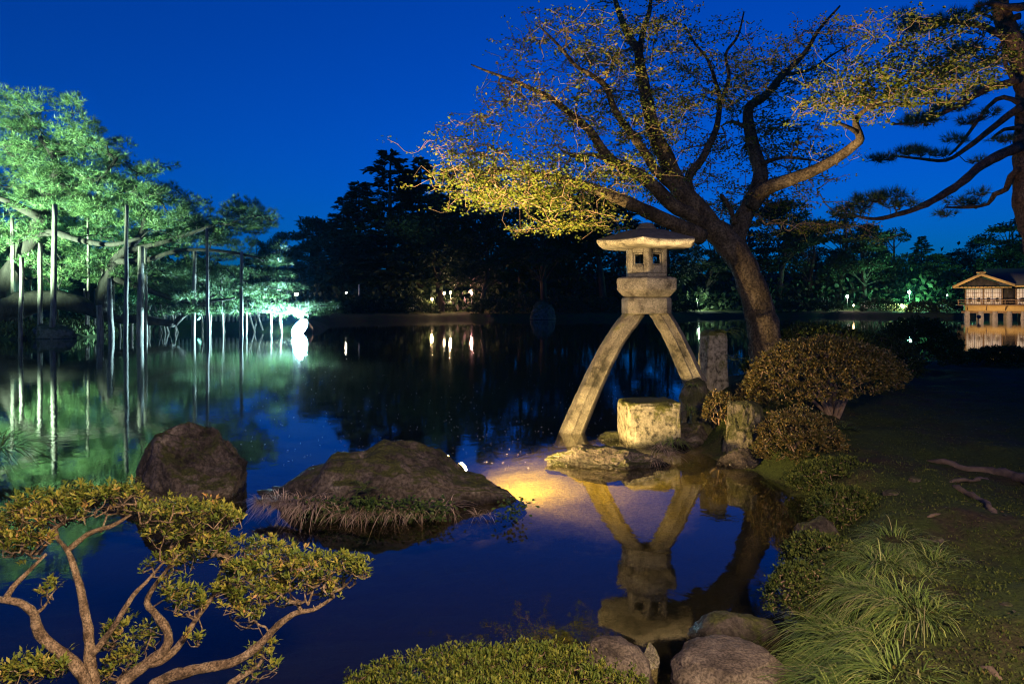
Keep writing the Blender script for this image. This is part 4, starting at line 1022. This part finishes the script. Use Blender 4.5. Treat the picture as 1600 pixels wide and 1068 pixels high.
def fern(label, c, n, ln, toward=(0, -.5), mat=None):
    t = thing('fern', label, 'fern', c, 'ferns on the bank')
    for k in range(n):
        a = 2 * np.pi * k / n + rng.uniform(-.3, .3)
        d = unit(np.array([math.cos(a) + toward[0], math.sin(a) + toward[1], .8])); m = MB()
        K = 12; s = np.linspace(0, 1, K); L = ln * rng.uniform(.75, 1.1)
        c_ = np.array(c) + d * (s[:, None] * L); c_[:, 2] -= s ** 2 * L * .65
        m.tube(c_, np.linspace(.003, .001, K), 4)
        sd_ = unit(np.cross(d, [0, 0, 1]))
        for sg in (-1, 1):
            P = c_[1:]; w = L * .26 * (1 - s[1:] * .85)
            m.leaves(P, sg * sd_ + d * .5 - np.array([0, 0, .15]), np.tile([0, 0, 1.0], (K - 1, 1)), w, w * .32, rng.uniform(.2, .9, K - 1), fold=.1)
        m.build('frond', mat or M['fern'], t)
fern('arching fern on top of the upright slab under the maple', (2.86, 9.22, 1.22), 9, .42)
fern('small fern sprouting below the upright slab', (2.95, 9.1, .86), 6, .3)
fern('dark fern growing on the island boulder', (-1.13, 5.22, .20), 6, .24)
fern('fern at the foot of the clipped azalea', (3.42, 7.05, .33), 8, .26)
fern('small fern by the low azalea near the water', (2.55, 6.75, .35), 5, .22)
fern('tiny fern beside the moss cushion', (2.2, 4.8, .22), 5, .12)
mb = MB()
clump(mb, (-5.12, 6.7, .2), .25, 160, .55, .01, .7, .7, (.35, -.1))
tag(mb.build('reed_tuft', M['sedge'], kind='stuff'), 'dark reed tuft poking in at the left edge over the water', 'grass')
mb = MB(); clump(mb, at(1052, 690, 7.4), .08, 90, .2, .006, .9, .8, (-.1, -.3)); clump(mb, (2.2, 8.35, .32), .06, 60, .2, .006, .9, .8, (-.1, -.3)); clump(mb, (2.25, 8.45, .6), .04, 30, .22, .006, .9, .6, (-.3, -.2))
tag(mb.build('rock_grass', M['sedge'], kind='stuff'), 'thin grass growing in cracks around the lantern rocks', 'grass')
# moss shoots over the right bank and near shore
n = 90000
yy = 2.2 + 9 * rng.uniform(0, 1, n) ** 1.6; xx = rng.uniform(.9, 1, n) * 0 + rng.uniform(-.2, .85, n) * yy + .6
z = ground_z(xx, yy); cover = fbm(np.stack([xx, yy, 0 * xx], -1) * 1.1 + 5, 3)
ok = (z > .04) & (cover > -.12 + rng.uniform(-.15, .15, n)); xx, yy, z = xx[ok], yy[ok], z[ok]; n = len(xx)
mb = MB(); mb.cards(np.stack([xx, yy, z - .004], 1), unit(rng.normal(size=(n, 3)) * .55 + [0, 0, .8]), rng.normal(size=(n, 3)), rng.uniform(.008, .022, n), .008, rng.uniform(0, 1, n))
tag(mb.build('bank_moss', M['moss'], kind='stuff'), 'short dark moss and clover covering the near bank', 'moss')
n = 480
yy = 2.4 + 6 * rng.uniform(0, 1, n) ** 1.4; xx = rng.uniform(.35, .85, n) * yy + .3; z = ground_z(xx, yy); ok = z > .08; xx, yy, z = xx[ok], yy[ok], z[ok]; n = len(xx); th = rng.uniform(0, 6.28, n)
mb = MB(); mb.leaves(np.stack([xx, yy, z + .008], 1), np.stack([np.cos(th), np.sin(th), rng.uniform(-.1, .25, n)], 1), np.array([0, 0, 1.0]) + rng.normal(size=(n, 3)) * .3, rng.uniform(.015, .035, n), rng.uniform(.008, .018, n), rng.uniform(0, .8, n), fold=.2)
tag(mb.build('leaf_litter', M['leaf_shrub'], kind='stuff'), 'fallen brown leaves scattered over the bank', 'leaves')
def root(label, pts, r0, r1):
    P = []
    n = len(pts)
    for k, (px, py) in enumerate(pts):
        d = 1.30 * F / (py - HOR); x = (px - 800) / F * d
        P.append([x, d, gz(x, d) + (.006 if 0 < k < n - 1 else -.05), r0 + (r1 - r0) * k / (n - 1)])
    p = poly(P, step=.04); m = MB(); p[:, :3] += .02 * np.stack([fbm(p[:, :3] * 7 + o_, 3) for o_ in (0, 9, 21)], 1); m.tube(p[:, :3], p[:, 3] * (1 + .35 * fbm(p[:, :3] * 9, 2)), 9, .45, True, .5, 18)
    tag(m.build('tree_root', M['root'], smooth=True), label, 'root', 'roots across the bank')
root('long pale root running straight to the right edge', [(1437, 700), (1475, 707), (1510, 715), (1545, 718), (1585, 728), (1640, 745), (1700, 760)][::-1], .045, .022)
root('curling root that bends down towards the moss', [(1500, 732), (1494, 748), (1512, 757), (1535, 770), (1550, 792), (1555, 826)], .025, .018)
root('side root forking off the long pale root', [(1545, 720), (1528, 735), (1490, 742), (1450, 748)], .022, .008)
root('thin broken root lying on the soil', [(1420, 795), (1455, 800), (1485, 790)], .012, .008)
root('faint root in the bare soil at the lower right', [(1515, 1020), (1545, 1032), (1585, 1062)], .012, .01)

# petals adrift on the pond
n = 420
px = rng.uniform(360, 1000, n); py = 545 + rng.uniform(0, 1, n) ** .8 * 190
d = H * F / (py - HOR); P = np.stack([(px - 800) / F * d, d, np.full(n, .006)], 1); ok = pond_sd(P[:, 0], P[:, 1]) < -.3; P = P[ok]; n = len(P)
th = rng.uniform(0, 6.28, n)
mb = MB(); mb.cards(P, np.stack([np.cos(th), np.sin(th), np.zeros(n)], 1), np.tile([0, 0, 1.0], (n, 1)), rng.uniform(.015, .035, n), rng.uniform(.012, .02, n), rng.uniform(0, 1, n))
tag(mb.build('fallen_petals', M['petal'], kind='stuff'), 'pale fallen petals adrift on the pond', 'petals')

# ================================================================== far wood
def conifer_mesh(seed, h=18, layers=20, spread=.27):
    """layered fir or cedar: drooping fans of foliage on whorled boughs"""
    g = np.random.default_rng(seed); fo = MB(); tk = MB()
    tk.tube([(0, 0, -1), (0.1, 0, h * .4), (0, .1, h * .98)], [h * .018, h * .012, .04], 7)
    for k in range(layers):
        s = (k + .5) / layers; z = h * (.14 + .85 * s); R_ = h * spread * (1 - s) ** .75 * g.uniform(.75, 1.2) + .25
        nb = int(6 + 5 * (1 - s))
        for b in range(nb):
            a = g.uniform(0, 6.283); L = R_ * g.uniform(.55, 1.15); m = int(26 + 34 * L / 4)
            t = g.uniform(.15, 1, m) ** .7; w = .35 * L * (1 - t * .6) * t
            lat = g.uniform(-1, 1, m) * w
            x = np.cos(a) * L * t - np.sin(a) * lat; y = np.sin(a) * L * t + np.cos(a) * lat
            zz = z + .16 * L * t - .22 * L * t ** 2 + g.normal(size=m) * .10 - np.abs(lat) * .1
            ax = np.stack([np.cos(a) + g.normal(size=m) * .5, np.sin(a) + g.normal(size=m) * .5, g.normal(size=m) * .35 - .1], 1)
            fo.cards(np.stack([x, y, zz], 1), ax, g.normal(size=(m, 3)) * .5 + [0, 0, 1], g.uniform(.35, .75, m), g.uniform(.16, .34, m), g.uniform(0, 1, m))
            tk.segs([(0, 0, z - .1)], [(np.cos(a) * L * .8, np.sin(a) * L * .8, z + .02 * L)], .05, .015, 3)
    return fo, tk
def broad_mesh(seed, h=13, pine_like=False):
    """tree of leafy clouds carried on forking limbs"""
    g = np.random.default_rng(seed); fo = MB(); tk = MB()
    lean = g.normal(size=2) * .06 * h
    tk.tube([(0, 0, -1), (lean[0] * .4, lean[1] * .4, h * .3), (lean[0], lean[1], h * .6), (lean[0] * .8, lean[1] * .8, h * .85)], [h * .026, h * .02, h * .013, .05], 8, .15, True, .5, 1)
    for k in range(26):
        s = g.uniform(.30, 1); R_ = h * .30 * math.sqrt(max(.08, 1 - ((s - .55) / .5) ** 2)); a = g.uniform(0, 6.283); rr = R_ * g.uniform(.3, 1)
        c = np.array([lean[0] * s + math.cos(a) * rr, lean[1] * s + math.sin(a) * rr, h * s * .95])
        r = np.array([1, 1, .38 if pine_like else .7]) * h * g.uniform(.07, .13)
        tk.segs([(lean[0] * s * .7, lean[1] * s * .7, h * max(.22, s - .22))], [c - [0, 0, r[2] * .3]], .09, .03, 4)
        m = 240; q = unit(g.normal(size=(m, 3))) * (g.uniform(.3, 1, m) ** .5)[:, None]
        if pine_like: q[:, 2] = np.where(q[:, 2] < 0, q[:, 2] * .4, q[:, 2])
        q *= (1 + .4 * fbm(q * 1.8 + seed + k, 3))[:, None]
        fo.cards(c + q * r, unit(q + g.normal(size=(m, 3)) * .6), g.normal(size=(m, 3)) + [0, 0, .8], g.uniform(.25, .55, m), g.uniform(.12, .26, m), g.uniform(0, 1, m))
    return fo, tk
def bake(fo, tk, nm, leafm, barkm):
    a = fo.mesh(nm + '_crown'); a.materials.append(leafm); b = tk.mesh(nm + '_trunk'); b.materials.append(barkm)
    return a, b
variants = {}
for k in range(3): variants['cedar%d' % k] = bake(*conifer_mesh(50 + k, 18, [22, 18, 24][k], [.27, .33, .22][k]), 'cedar', M['far_leaf'], M['bark_dark'])
for k in range(3): variants['pine%d' % k] = bake(*broad_mesh(60 + k, 13, True), 'far_pine', M['far_leaf'], M['bark_dark'])
for k in range(3): variants['broad%d' % k] = bake(*broad_mesh(70 + k, 13, False), 'broadleaf', M['far_leaf'], M['bark_dark'])
HT = {'c': 18.0, 'p': 13.0, 'b': 13.0}
def far_tree(kind, px, py_top, d, label, name, wide=1.0, group='trees on the far shore'):
    x = (px - 800) / F * d; zg = max(.05, gz(x, d)); top = H - (py_top - HOR) / F * d
    s = (top - zg) / HT[kind[0]]
    t = thing(name, label, 'tree', (x, d, zg), group)
    rz = rng.uniform(0, 6.28)
    for nm, me in zip(('crown', 'trunk'), variants[kind]):
        o = bpy.data.objects.new(nm, me); col.objects.link(o); o.parent = t
        if nm == 'crown': o['kind'] = 'stuff'
    t.scale = (s * wide, s * wide, s); t.rotation_euler = (0, 0, rz)
for spec in [
    ('cedar1', 608, 234, 74, 'tallest dark cedar with layered boughs left of the maple', 'cedar_tree', 1.6), ('cedar0', 655, 246, 76, 'second tallest cedar just right of the tallest one', 'cedar_tree', 1.6), ('cedar2', 562, 282, 75, 'slimmer cedar on the left shoulder of the tallest cedar', 'cedar_tree', 1.7),
    ('cedar0', 536, 305, 72, 'short cedar stepping down left of the slimmer cedar', 'cedar_tree', 1.3), ('pine1', 500, 338, 72, 'dark pine with flat clumps at the left end of the tall wood', 'far_pine', 1.15), ('pine0', 480, 356, 78, 'small dark pine left of the flat clumped pine', 'far_pine', 1.0),
    ('broad0', 432, 362, 84, 'hazy round tree in the gap behind the floodlight', 'broadleaf_tree', 1.1), ('broad1', 402, 372, 88, 'hazy tree behind the tip of the great pine', 'broadleaf_tree', 1.2), ('cedar2', 700, 262, 80, 'cedar hidden behind the golden maple leaves', 'cedar_tree', 1.4), ('broad2', 690, 300, 70, 'broad dark tree below the golden maple limb', 'broadleaf_tree', 1.3),
    ('cedar1', 760, 262, 78, 'wide cedar behind the lower maple limb', 'cedar_tree', 1.3), ('pine2', 750, 350, 69, 'dark shore pine over the warm lamps', 'far_pine', 1.25), ('broad0', 815, 272, 76, 'dark round tree in the middle of the far wood', 'broadleaf_tree', 1.2), ('pine0', 850, 300, 72, 'dark pine just left of the lantern leg', 'far_pine', 1.2),
    ('broad1', 895, 275, 78, 'dark tree left of the lantern roof', 'broadleaf_tree', 1.2), ('pine1', 945, 300, 74, 'dark pine behind the lantern platform', 'far_pine', 1.3), ('cedar0', 985, 330, 84, 'dark cedar behind the lantern roof', 'cedar_tree', 1.4), ('broad2', 1045, 340, 80, 'dark tree between the lantern and the maple trunk', 'broadleaf_tree', 1.2),
    ('pine2', 1100, 350, 86, 'dark pine behind the maple trunk', 'far_pine', 1.2), ('pine0', 1160, 330, 90, 'dark pine behind the maple fork', 'far_pine', 1.2), ('pine1', 1215, 312, 88, 'tall dark pine just right of the maple trunk', 'far_pine', 1.1), ('broad0', 1262, 345, 90, 'dark round tree over the far white lamp', 'broadleaf_tree', 1.2),
    ('pine2', 1310, 330, 92, 'dark pine under the drooping pine branch', 'far_pine', 1.1), ('pine0', 1352, 345, 88, 'flat topped dark pine left of the green lamp', 'far_pine', 1.2), ('broad1', 1395, 352, 94, 'dark tree right behind the green lamp', 'broadleaf_tree', 1.2), ('cedar2', 1440, 368, 92, 'pointed little cedar right of the green lamp', 'cedar_tree', 1.5),
    ('pine1', 1470, 395, 90, 'low dark pine left of the tea house', 'far_pine', 1.2), ('broad2', 1520, 375, 96, 'dark tree rising behind the tea house gable', 'broadleaf_tree', 1.2), ('pine2', 1565, 335, 88, 'tall dark pine behind the tea house roof', 'far_pine', 1.2), ('broad0', 1620, 340, 86, 'dark tree behind the right end of the tea house', 'broadleaf_tree', 1.2),
    ('broad1', 150, 395, 50, 'floodlit tree behind the bare limb of the great pine', 'broadleaf_tree', 1.3), ('broad2', 235, 380, 54, 'floodlit tree behind the tall props', 'broadleaf_tree', 1.4), ('broad0', 60, 330, 52, 'floodlit tree behind the left crown of the great pine', 'broadleaf_tree', 1.2), ('broad1', 310, 400, 56, 'floodlit round tree behind the thickest prop', 'broadleaf_tree', 1.4),
    ('broad2', 395, 400, 52, 'pale lit cherry-like tree by the floodlight', 'broadleaf_tree', 1.0), ('broad0', 10, 380, 58, 'lit tree at the left edge behind the great pine', 'broadleaf_tree', 1.3)]:
    far_tree(*spec)
# clipped bushes and undergrowth along the far bank
for k, (px, d, s) in enumerate([(560, 65.5, 1.0), (610, 67, 1.1), (650, 67.5, 1.3), (770, 67.5, 1.3), (815, 68, 1.5), (880, 69, 1.4), (930, 70.5, 1.3), (1010, 73, 1.5), (1060, 76, 1.4), (1230, 79, 1.1), (1290, 80, 1.2), (1375, 79.5, 1.2), (1440, 76, 1.0), (1478, 75, 1.1)]):
    x = (px - 800) / F * d
    shrub('shore_bush', ['dark bush left of the pale post', 'dark bush right of the pale post', 'dark bush left of the warm lamps', 'dark bush right of the warm lamps', 'wide dark bush in mid far shore', 'dark bush left of the lantern foot leg', 'dark bush behind the lantern leg', 'dark bush between the lantern legs', 'dark bush right of the lantern legs', 'dark bush right of the maple trunk', 'dark bush under the far white lamp', 'round clipped bush before the low white fence', 'dark bush near the green lamp', 'dark bush beside the tea house piers'][k],
          (x, d, max(.1, gz(x, d))), (s * 1.7, s, s * 1.15), M['far_leaf'], 1600, .22, 3, M['bark_dark'], .02, 200 + k, 'bushes on the far shore', 'bush', ntarget=120)

n = 26000
x = rng.uniform(-70, 95, n); y = np.interp(x, [-70, -24, -14, 0, 12, 30, 45, 95], [46, 50, 64, 72, 75, 84, 86, 78]) + rng.uniform(0, 22, n) ** 1.0
sdv = pond_sd(x, y); hh_ = 1.2 + 2.6 * (fbm(np.stack([x, y, 0 * x], -1) * .22, 3) + .5); z0 = ground_z(x, y); ok = sdv > 1.5; x, y, z0, hh_ = x[ok], y[ok], z0[ok], hh_[ok]; n = len(x)
mb = MB(); mb.cards(np.stack([x, y, z0 + rng.uniform(0, 1, n) * np.maximum(.4, hh_)], 1), rng.normal(size=(n, 3)) + [0, 0, .3], rng.normal(size=(n, 3)), rng.uniform(.5, 1.0, n), rng.uniform(.3, .6, n), rng.uniform(0, 1, n))
tag(mb.build('undergrowth', M['far_leaf'], kind='stuff'), 'dark undergrowth beneath the trees of the far shore', 'undergrowth')

# ================================================================== far structures
def lamp_light(name, loc, power, color, parent, radius=.08, spot=None, aim=None, blend=.5):
    l = bpy.data.lights.new(name, 'SPOT' if spot else 'POINT'); l.energy = power; l.color = color; l.shadow_soft_size = radius
    o = bpy.data.objects.new(name, l); col.objects.link(o); o.location = tuple(float(c) for c in loc)
    if spot:
        l.spot_size = R(spot); l.spot_blend = blend
        o.rotation_euler = (Vector(aim) - Vector(o.location)).to_track_quat('-Z', 'Y').to_euler()
    if parent is not None:
        o.parent = parent; o.matrix_parent_inverse = Matrix.Translation(parent.location).inverted()
    return o
def garden_lamp(label, px, py, d, color, es, power=0, r=.12, group='garden lamps on the far shore'):
    p = at(px, py, d); zg = max(0, gz(p[0], d))
    t = thing('garden_lamp', label, 'lamp', (p[0], d, zg), group)
    m = MB(); m.tube([(p[0], d, zg - .1), (p[0], d, max(zg + .05, p[2] - r * .8))], [.04, .035], 6); m.build('post', M['metal'], t)
    v, f = ICO[3]; m = MB(); m.add(v * r * np.array([1, 1, 1.2]) + p, f); m.build('globe', emit_mat('lamp_globe', color, es), t, smooth=True)
    m = MB(); m.tube([p + [0, 0, r * 1.22], p + [0, 0, r * 1.5]], [r * 1.3, r * .2], 8); m.build('lamp_cap', M['metal'], t)
    if power: lamp_light('lamp_glow', p - [0, .35, 0], power, color, t, .12)
    return t
warm = (1, .62, .28); pinkw = (1, .7, .6); green = (.15, 1, .35); cool = (.75, .9, 1)
garden_lamp('warm orange lamp nearest the water on the far shore', 675, 467, 67.5, warm, 16, 200, .12)
garden_lamp('warm yellow lamp just right of the orange lamp', 694, 458, 71, (1, .75, .4), 11, 0, .13)
garden_lamp('warm yellow lamp in the middle of the warm row', 704, 457, 72, (1, .7, .35), 11, 300, .14)
garden_lamp('pink lamp at the right end of the warm row', 737, 458, 71, (1, .4, .35), 16, 260, .12)
garden_lamp('small white lamp on a post over the floodlight', 463, 459, 62, (1, .9, .7), 50, 0, .15)
garden_lamp('small warm lamp on a post left of the pale post', 541, 456, 66, (1, .85, .6), 40, 0, .12)
garden_lamp('white lamp on a post right of the maple', 1324, 463, 82, (1, .8, .72), 40, 160, .14)
garden_lamp('little orange lamp at the water right of the maple', 1334, 477, 79.5, (1, .6, .25), 16, 0, .10)
garden_lamp('bright green spotlight among the far trees', 1421, 456, 84, (.25, 1, .5), 60, 2600, .16)
garden_lamp('yellow green lamp low beside the white fence', 1409, 477, 80, (.8, 1, .3), 20, 220, .12)
garden_lamp('bluish white lamp post left of the tea house', 1480, 461, 80, cool, 10, 0, .08)
garden_lamp('faint greenish lamp between the lantern and the maple', 1090, 468, 82, (.7, 1, .7), 6, 500, .14)
p = at(561, 470, 67)
m = MB(); m.tube([(p[0], 67, gz(p[0], 67) - .1), (p[0], 67, at(561, 444, 67)[2])], [.09, .08], 6); tag(m.build('pale_post', M['fence']), 'thin pale post on the far shore left of the tall wood', 'post')

# low picket fences on the far bank
def fence(label, x0, x1, d0, d1, n, h=.75):
    zg = max(.1, gz(x0, d0)); t = thing('picket_fence', label, 'fence', (x0, d0, zg), 'low fences round the pond')
    for k in range(n):
        s = k / (n - 1); x = x0 + (x1 - x0) * s; y = d0 + (d1 - d0) * s; z = max(.05, gz(x, y))
        m = MB(); m.box((x, y, z + h / 2 - .05), (.12, .08, h)); m.build('picket', M['fence'], t)
    for hh in (.3, .55):
        m = MB(); m.beam((x0, d0 - .06, max(.05, gz(x0, d0)) + hh * h / .75), (x1, d1 - .06, max(.05, gz(x1, d1)) + hh * h / .75), .05, .07); m.build('rail', M['fence'], t)
fence('low white picket fence along the far bank left of the tea house', 41.5, 54.0, 81, 79, 42)
fence('pale picket fence behind the crossed props of the great pine', -21.5, -13.4, 41.5, 39.6, 30)
fence('pale fence on the far shore left of the warm lamps', -16, -9.5, 69, 70, 22)

# tea house on piers
TD = 66.0
tx0 = at(1509, 0, TD)[0]
th_ = thing('tea_house', 'small lamplit tea house on stone piers over the water, with paper screens', 'tea house', (tx0, TD, 0))
def tb(name, c, s, mat, parent=th_, rz=0):
    m = MB(); m.box(c, s, rz); return m.build(name, mat, parent)
zf = at(0, 477, TD)[2]; ze_ = at(0, 450.5, TD)[2]; Wd = 11.5; Dp = 5.0
tb('floor_beam', (tx0 + Wd / 2, TD + Dp / 2, zf - .28), (Wd, Dp, .50), M['ochre'])
tb('floor_deck', (tx0 + Wd / 2 - .3, TD + Dp / 2 - .4, zf + .035), (Wd + 1.4, Dp + 1.2, .08), M['timber'])
tb('back_wall', (tx0 + Wd / 2, TD + Dp - .1, (zf + ze_) / 2), (Wd, .12, ze_ - zf), M['timber'])
for k, x in enumerate(np.arange(.2, Wd, 1.62)):
    for y in (.5, Dp - .6):
        m = MB(); q = np.array([tx0 + x, TD + y, 0]); g = .34
        m.rings([np.array([q + [sx * g * w, sy * g * w, z] for sx, sy in ((-1, -1), (1, -1), (1, 1), (-1, 1))]) for z, w in ((-1.2, 1.25), (zf - .54, .85))]); m.build('stone_pier', M['stone_pile'], th_)
tb('pier_beam', (tx0 + Wd / 2 - .1, TD + .5, zf - .64), (Wd + .8, .3, .2), M['timber'])
posts = [0, 2.1, 4.25, 5.8, 7.2, 9.2, 11.4]
for x in posts: tb('post', (tx0 + x, TD + .05, (zf + ze_) / 2 + .03), (.14, .14, ze_ - zf - .1), M['timber'])
for k in range(len(posts) - 1):
    x0, x1 = tx0 + posts[k] + .08, tx0 + posts[k + 1] - .08
    zs = zf + .1; hh = ze_ - zs - .06
    if k == 2: 
        tb('dark_screen', ((x0 + x1) / 2, TD + .6, zs + hh / 2), (x1 - x0, .06, hh), M['bark_dark']); continue
    if k == 4:
        tb('transom', ((x0 + x1) / 2, TD + .06, ze_ - .3), (x1 - x0, .05, .45), M['shoji']); tb('dark_screen', ((x0 + x1) / 2, TD + .7, zs + hh / 2), (x1 - x0, .06, hh), M['bark_dark']); continue
    npn = 2 if x1 - x0 > 1.6 else 1; w = (x1 - x0) / npn
    for q in range(npn):
        cx_ = x0 + w * (q + .5)
        pn = tb('paper_screen', (cx_, TD + .06, zs + hh / 2), (w - .05, .05, hh), M['shoji'])
        for s in range(1, 4): tb('muntin', (cx_ - w / 2 + w * s / 4, TD + .025, zs + hh / 2), (.035, .03, hh - .02), M['timber'], pn)
        for s in range(1, 4): tb('muntin', (cx_, TD + .02, zs + hh * s / 4), (w - .06, .026, .035), M['timber'], pn)
        tb('low_window', (cx_, TD + .015, zs + hh * .3), (w * .36, .02, hh * .26), M['bark_dark'], pn)
for x in np.arange(-.9, Wd + .4, 1.35): tb('rail_post', (tx0 + x, TD - .85, zf + .28), (.08, .08, .5), M['timber'])
for z in (.27, .5): tb('railing', (tx0 + Wd / 2 - .3, TD - .85, zf + z + .02), (Wd + 1.5, .055, .055), M['timber'])
for x in np.arange(.2, Wd, 2.2):
    m = MB(); m.beam((tx0 + x, TD + .0, zf - .42), (tx0 + x, TD - .85, zf - .02), .09, .09); m.build('bracket', M['timber'], th_)
th_.rotation_euler = (0, 0, R(-31)); th_.scale = (.68, .68, 1)
# gabled front roof and long main roof
def slab(name, q, th2, mat, parent):
    q = np.array(q, float); n = unit(np.cross(q[1] - q[0], q[3] - q[0])); n = n if n[2] > 0 else -n
    m = MB(); m.rings([q, q + n * th2]); return m.build(name, mat, parent)
gx0, gx1, gxm = tx0 - 1.55, tx0 + 5.55, tx0 + 1.75; zr = at(0, 431, TD)[2]; zee = ze_ + .06
rf = slab('roof', [(gx0, TD - 1.1, zee), (gxm, TD - 1.1, zr), (gxm, TD + Dp + .6, zr), (gx0, TD + Dp + .6, zee)], .16, M['thatch'], th_)
slab('roof_slope', [(gx1, TD - 1.1, zee + .12), (gxm, TD - 1.1, zr + .002), (gxm, TD + Dp + .6, zr + .002), (gx1, TD + Dp + .6, zee + .12)], .16, M['thatch'], th_)
slab('main_roof', [(gx1 - 1.6, TD - .9, zee + .18), (tx0 + Wd + 2, TD - .9, zee + .18), (tx0 + Wd + 2, TD + 2.4, zr + .55), (gxm + .5, TD + 2.4, zr + .55)], .18, M['thatch'], th_)
slab('main_roof_back', [(gx1 - 1.6, TD + Dp + .7, zee + .18), (tx0 + Wd + 2, TD + Dp + .7, zee + .18), (tx0 + Wd + 2, TD + 2.42, zr + .55), (gxm + .5, TD + 2.42, zr + .55)], .18, M['thatch'], th_)
for xa, za, xb, zb_ in ((gx0 - .05, zee - .02, gxm, zr + .04), (gx1 + .05, zee + .1, gxm, zr + .04)):
    m = MB(); m.beam((xa, TD - 1.16, za + .08), (xb, TD - 1.16, zb_ + .06), .09, .26); m.build('barge_board', M['ochre'], th_)
m = MB(); m.add([(gx0 + .9, TD - .2, zee + .16), (gx1 - .9, TD - .2, zee + .2), (gxm, TD - .2, zr - .12), (gx0 + .9, TD - .08, zee + .16), (gx1 - .9, TD - .08, zee + .2), (gxm, TD - .08, zr - .12)], [np.array([[0, 1, 2], [5, 4, 3]]), np.array([[0, 3, 4, 1], [1, 4, 5, 2], [2, 5, 3, 0]])]); m.build('gable', M['bark_dark'], th_)
tb('eave_beam', (tx0 + 1.9, TD - .3, zee + .03), (6.6, .16, .14), M['ochre'])
tb('main_eave_beam', (tx0 + 8.9, TD - .75, zee + .10), (6.6, .14, .14), M['ochre'])
tb('ridge_ornament', (gxm, TD - .9, zr + .28), (1.1, .25, .12), M['ochre']); tb('ridge_log', (gxm, TD + 1.6, zr + .2), (.3, 4.6, .2), M['timber'])
for x in np.arange(-1.1, 5.2, .45): tb('rafter_end', (tx0 + x, TD - .75, zee - .0), (.09, .6, .08), M['ochre'])

# ================================================================== floodlights
def flood(label, c, aim, power, color, r=.2, es=200, spot=120, soft=.15, group='floodlights around the pond', post=True, blend=.6):
    c = np.array(c, float); aim = np.array(aim, float); d = unit(aim - c)
    zg = min(gz(c[0], c[1]), c[2] - r)
    t = thing('floodlight', label, 'floodlight', (c[0], c[1], zg), group)
    s = unit(np.cross(d, [0, 0, 1.0])); u = np.cross(s, d)
    ang = np.linspace(0, 2 * np.pi, 20, endpoint=False)
    ring = lambda rr, off: c + d * off + rr * (s * np.cos(ang)[:, None] + u * np.sin(ang)[:, None])
    m = MB(); m.rings([ring(r * .45, -r * 1.3), ring(r * .8, -r * 1.0), ring(r * 1.05, -r * .15), ring(r * 1.12, -.01)]); h = m.build('housing', M['metal'], t)
    m = MB(); m.rings([ring(r, .0), ring(r * .9, .02)]); m.build('lens', emit_mat('lens_glow', color, es), t)
    m = MB(); m.beam((c[0], c[1], zg - .15), (c[0], c[1], c[2] - r * .3), .05, .05); m.build('stake', M['metal'], t)
    lamp_light('beam', c + d * (.05 + soft), power, color, t, soft, spot, aim, blend)
    return t
# warm spotlight hidden behind the island boulder: lights lantern, maple, bank
flood('small warm spotlight low in the water behind the island boulder', (-.46, 6.32, .11), (3.3, 8.9, 2.5), 400, (1, .65, .25), .05, 40, 168, .03, blend=1.0)
flood('second warm spotlight behind the island boulder trained on the maple', (-.80, 6.38, .09), (.4, 9.2, 5.2), 2500, (1, .68, .24), .05, 40, 70, .04, blend=1.0)
flood('third warm spotlight behind the island boulder added to brighten the shallows', (-.62, 6.35, .18), (.9, 7.7, -.2), 430, (1, .70, .18), .045, 40, 80, .03, blend=1.0)  # extra lamp, put in to make the pond bed brighter
flood('fourth warm spotlight behind the island boulder added to brighten the far right limb', (-.96, 6.42, .10), (4.5, 8.6, 4.0), 3600, (1, .68, .30), .05, 40, 26, .03, blend=.8)  # extra narrow beam, put in only to brighten the right-hand limb
# cool floodlights by the great pine
flood('dazzling bluish floodlight at the waterline facing the great pine', (-11.2, 36.0, .28), (-15.2, 30.5, 4.4), 11000, (.42, .82, 1), .55, 420, 140, .2)
flood('smaller bluish floodlight standing just above the dazzling one', (-11.25, 36.3, 1.0), (-14.0, 29.0, 4.0), 2500, (.55, .88, 1), .2, 900, 140, .12)
flood('greenish floodlight on the left bank trained on the great pine', (-25.5, 25.0, .9), (-20.5, 34.5, 10.0), 42000, (.60, 1, .70), .25, 60, 75, .2)
flood('greenish floodlight added behind the great pine for back light', (-18.5, 40.5, .7), (-22.5, 37.0, 6.0), 5000, (.30, 1, .80), .2, 3, 96, .2)  # added lamp, lens kept dim: back-lights the crown and the bushes
flood('warm floodlight before the tea house', (40, 58.5, .4), (47, 66, 2.2), 1900, (1, .70, .38), .15, 40, 120, .2)
# path lamp behind the viewer
flood('warm path light behind the viewer on the near bank', (1.3, -1.4, 3.2), (-.35, 3.6, .2), 1250, (1, .72, .42), .10, 40, 100, .25, blend=.9)

# ================================================================== thin blue haze, added for the glow round the lamps
mb = MB(); mb.box((0, 170, 11), (612, 472, 33))
hz = mb.build('haze', M['metal'], kind='stuff')
hm, hnt, hout = mat_new('glow_haze')
pv = N(hnt, 'ShaderNodeVolumePrincipled', Density=0.00016)
pv.inputs['Color'].default_value = (.10, .5, 1, 1); pv.inputs['Anisotropy'].default_value = 0.3
hnt.links.new(pv.outputs[0], hout.inputs['Volume'])
hz.data.materials.clear(); hz.data.materials.append(hm)
tag(hz, 'thin blue haze added over the whole pond for the lamp glow', 'haze')
tot = sum(len(o.data.polygons) for o in bpy.data.objects if o.type == 'MESH')
print('FACES', tot)
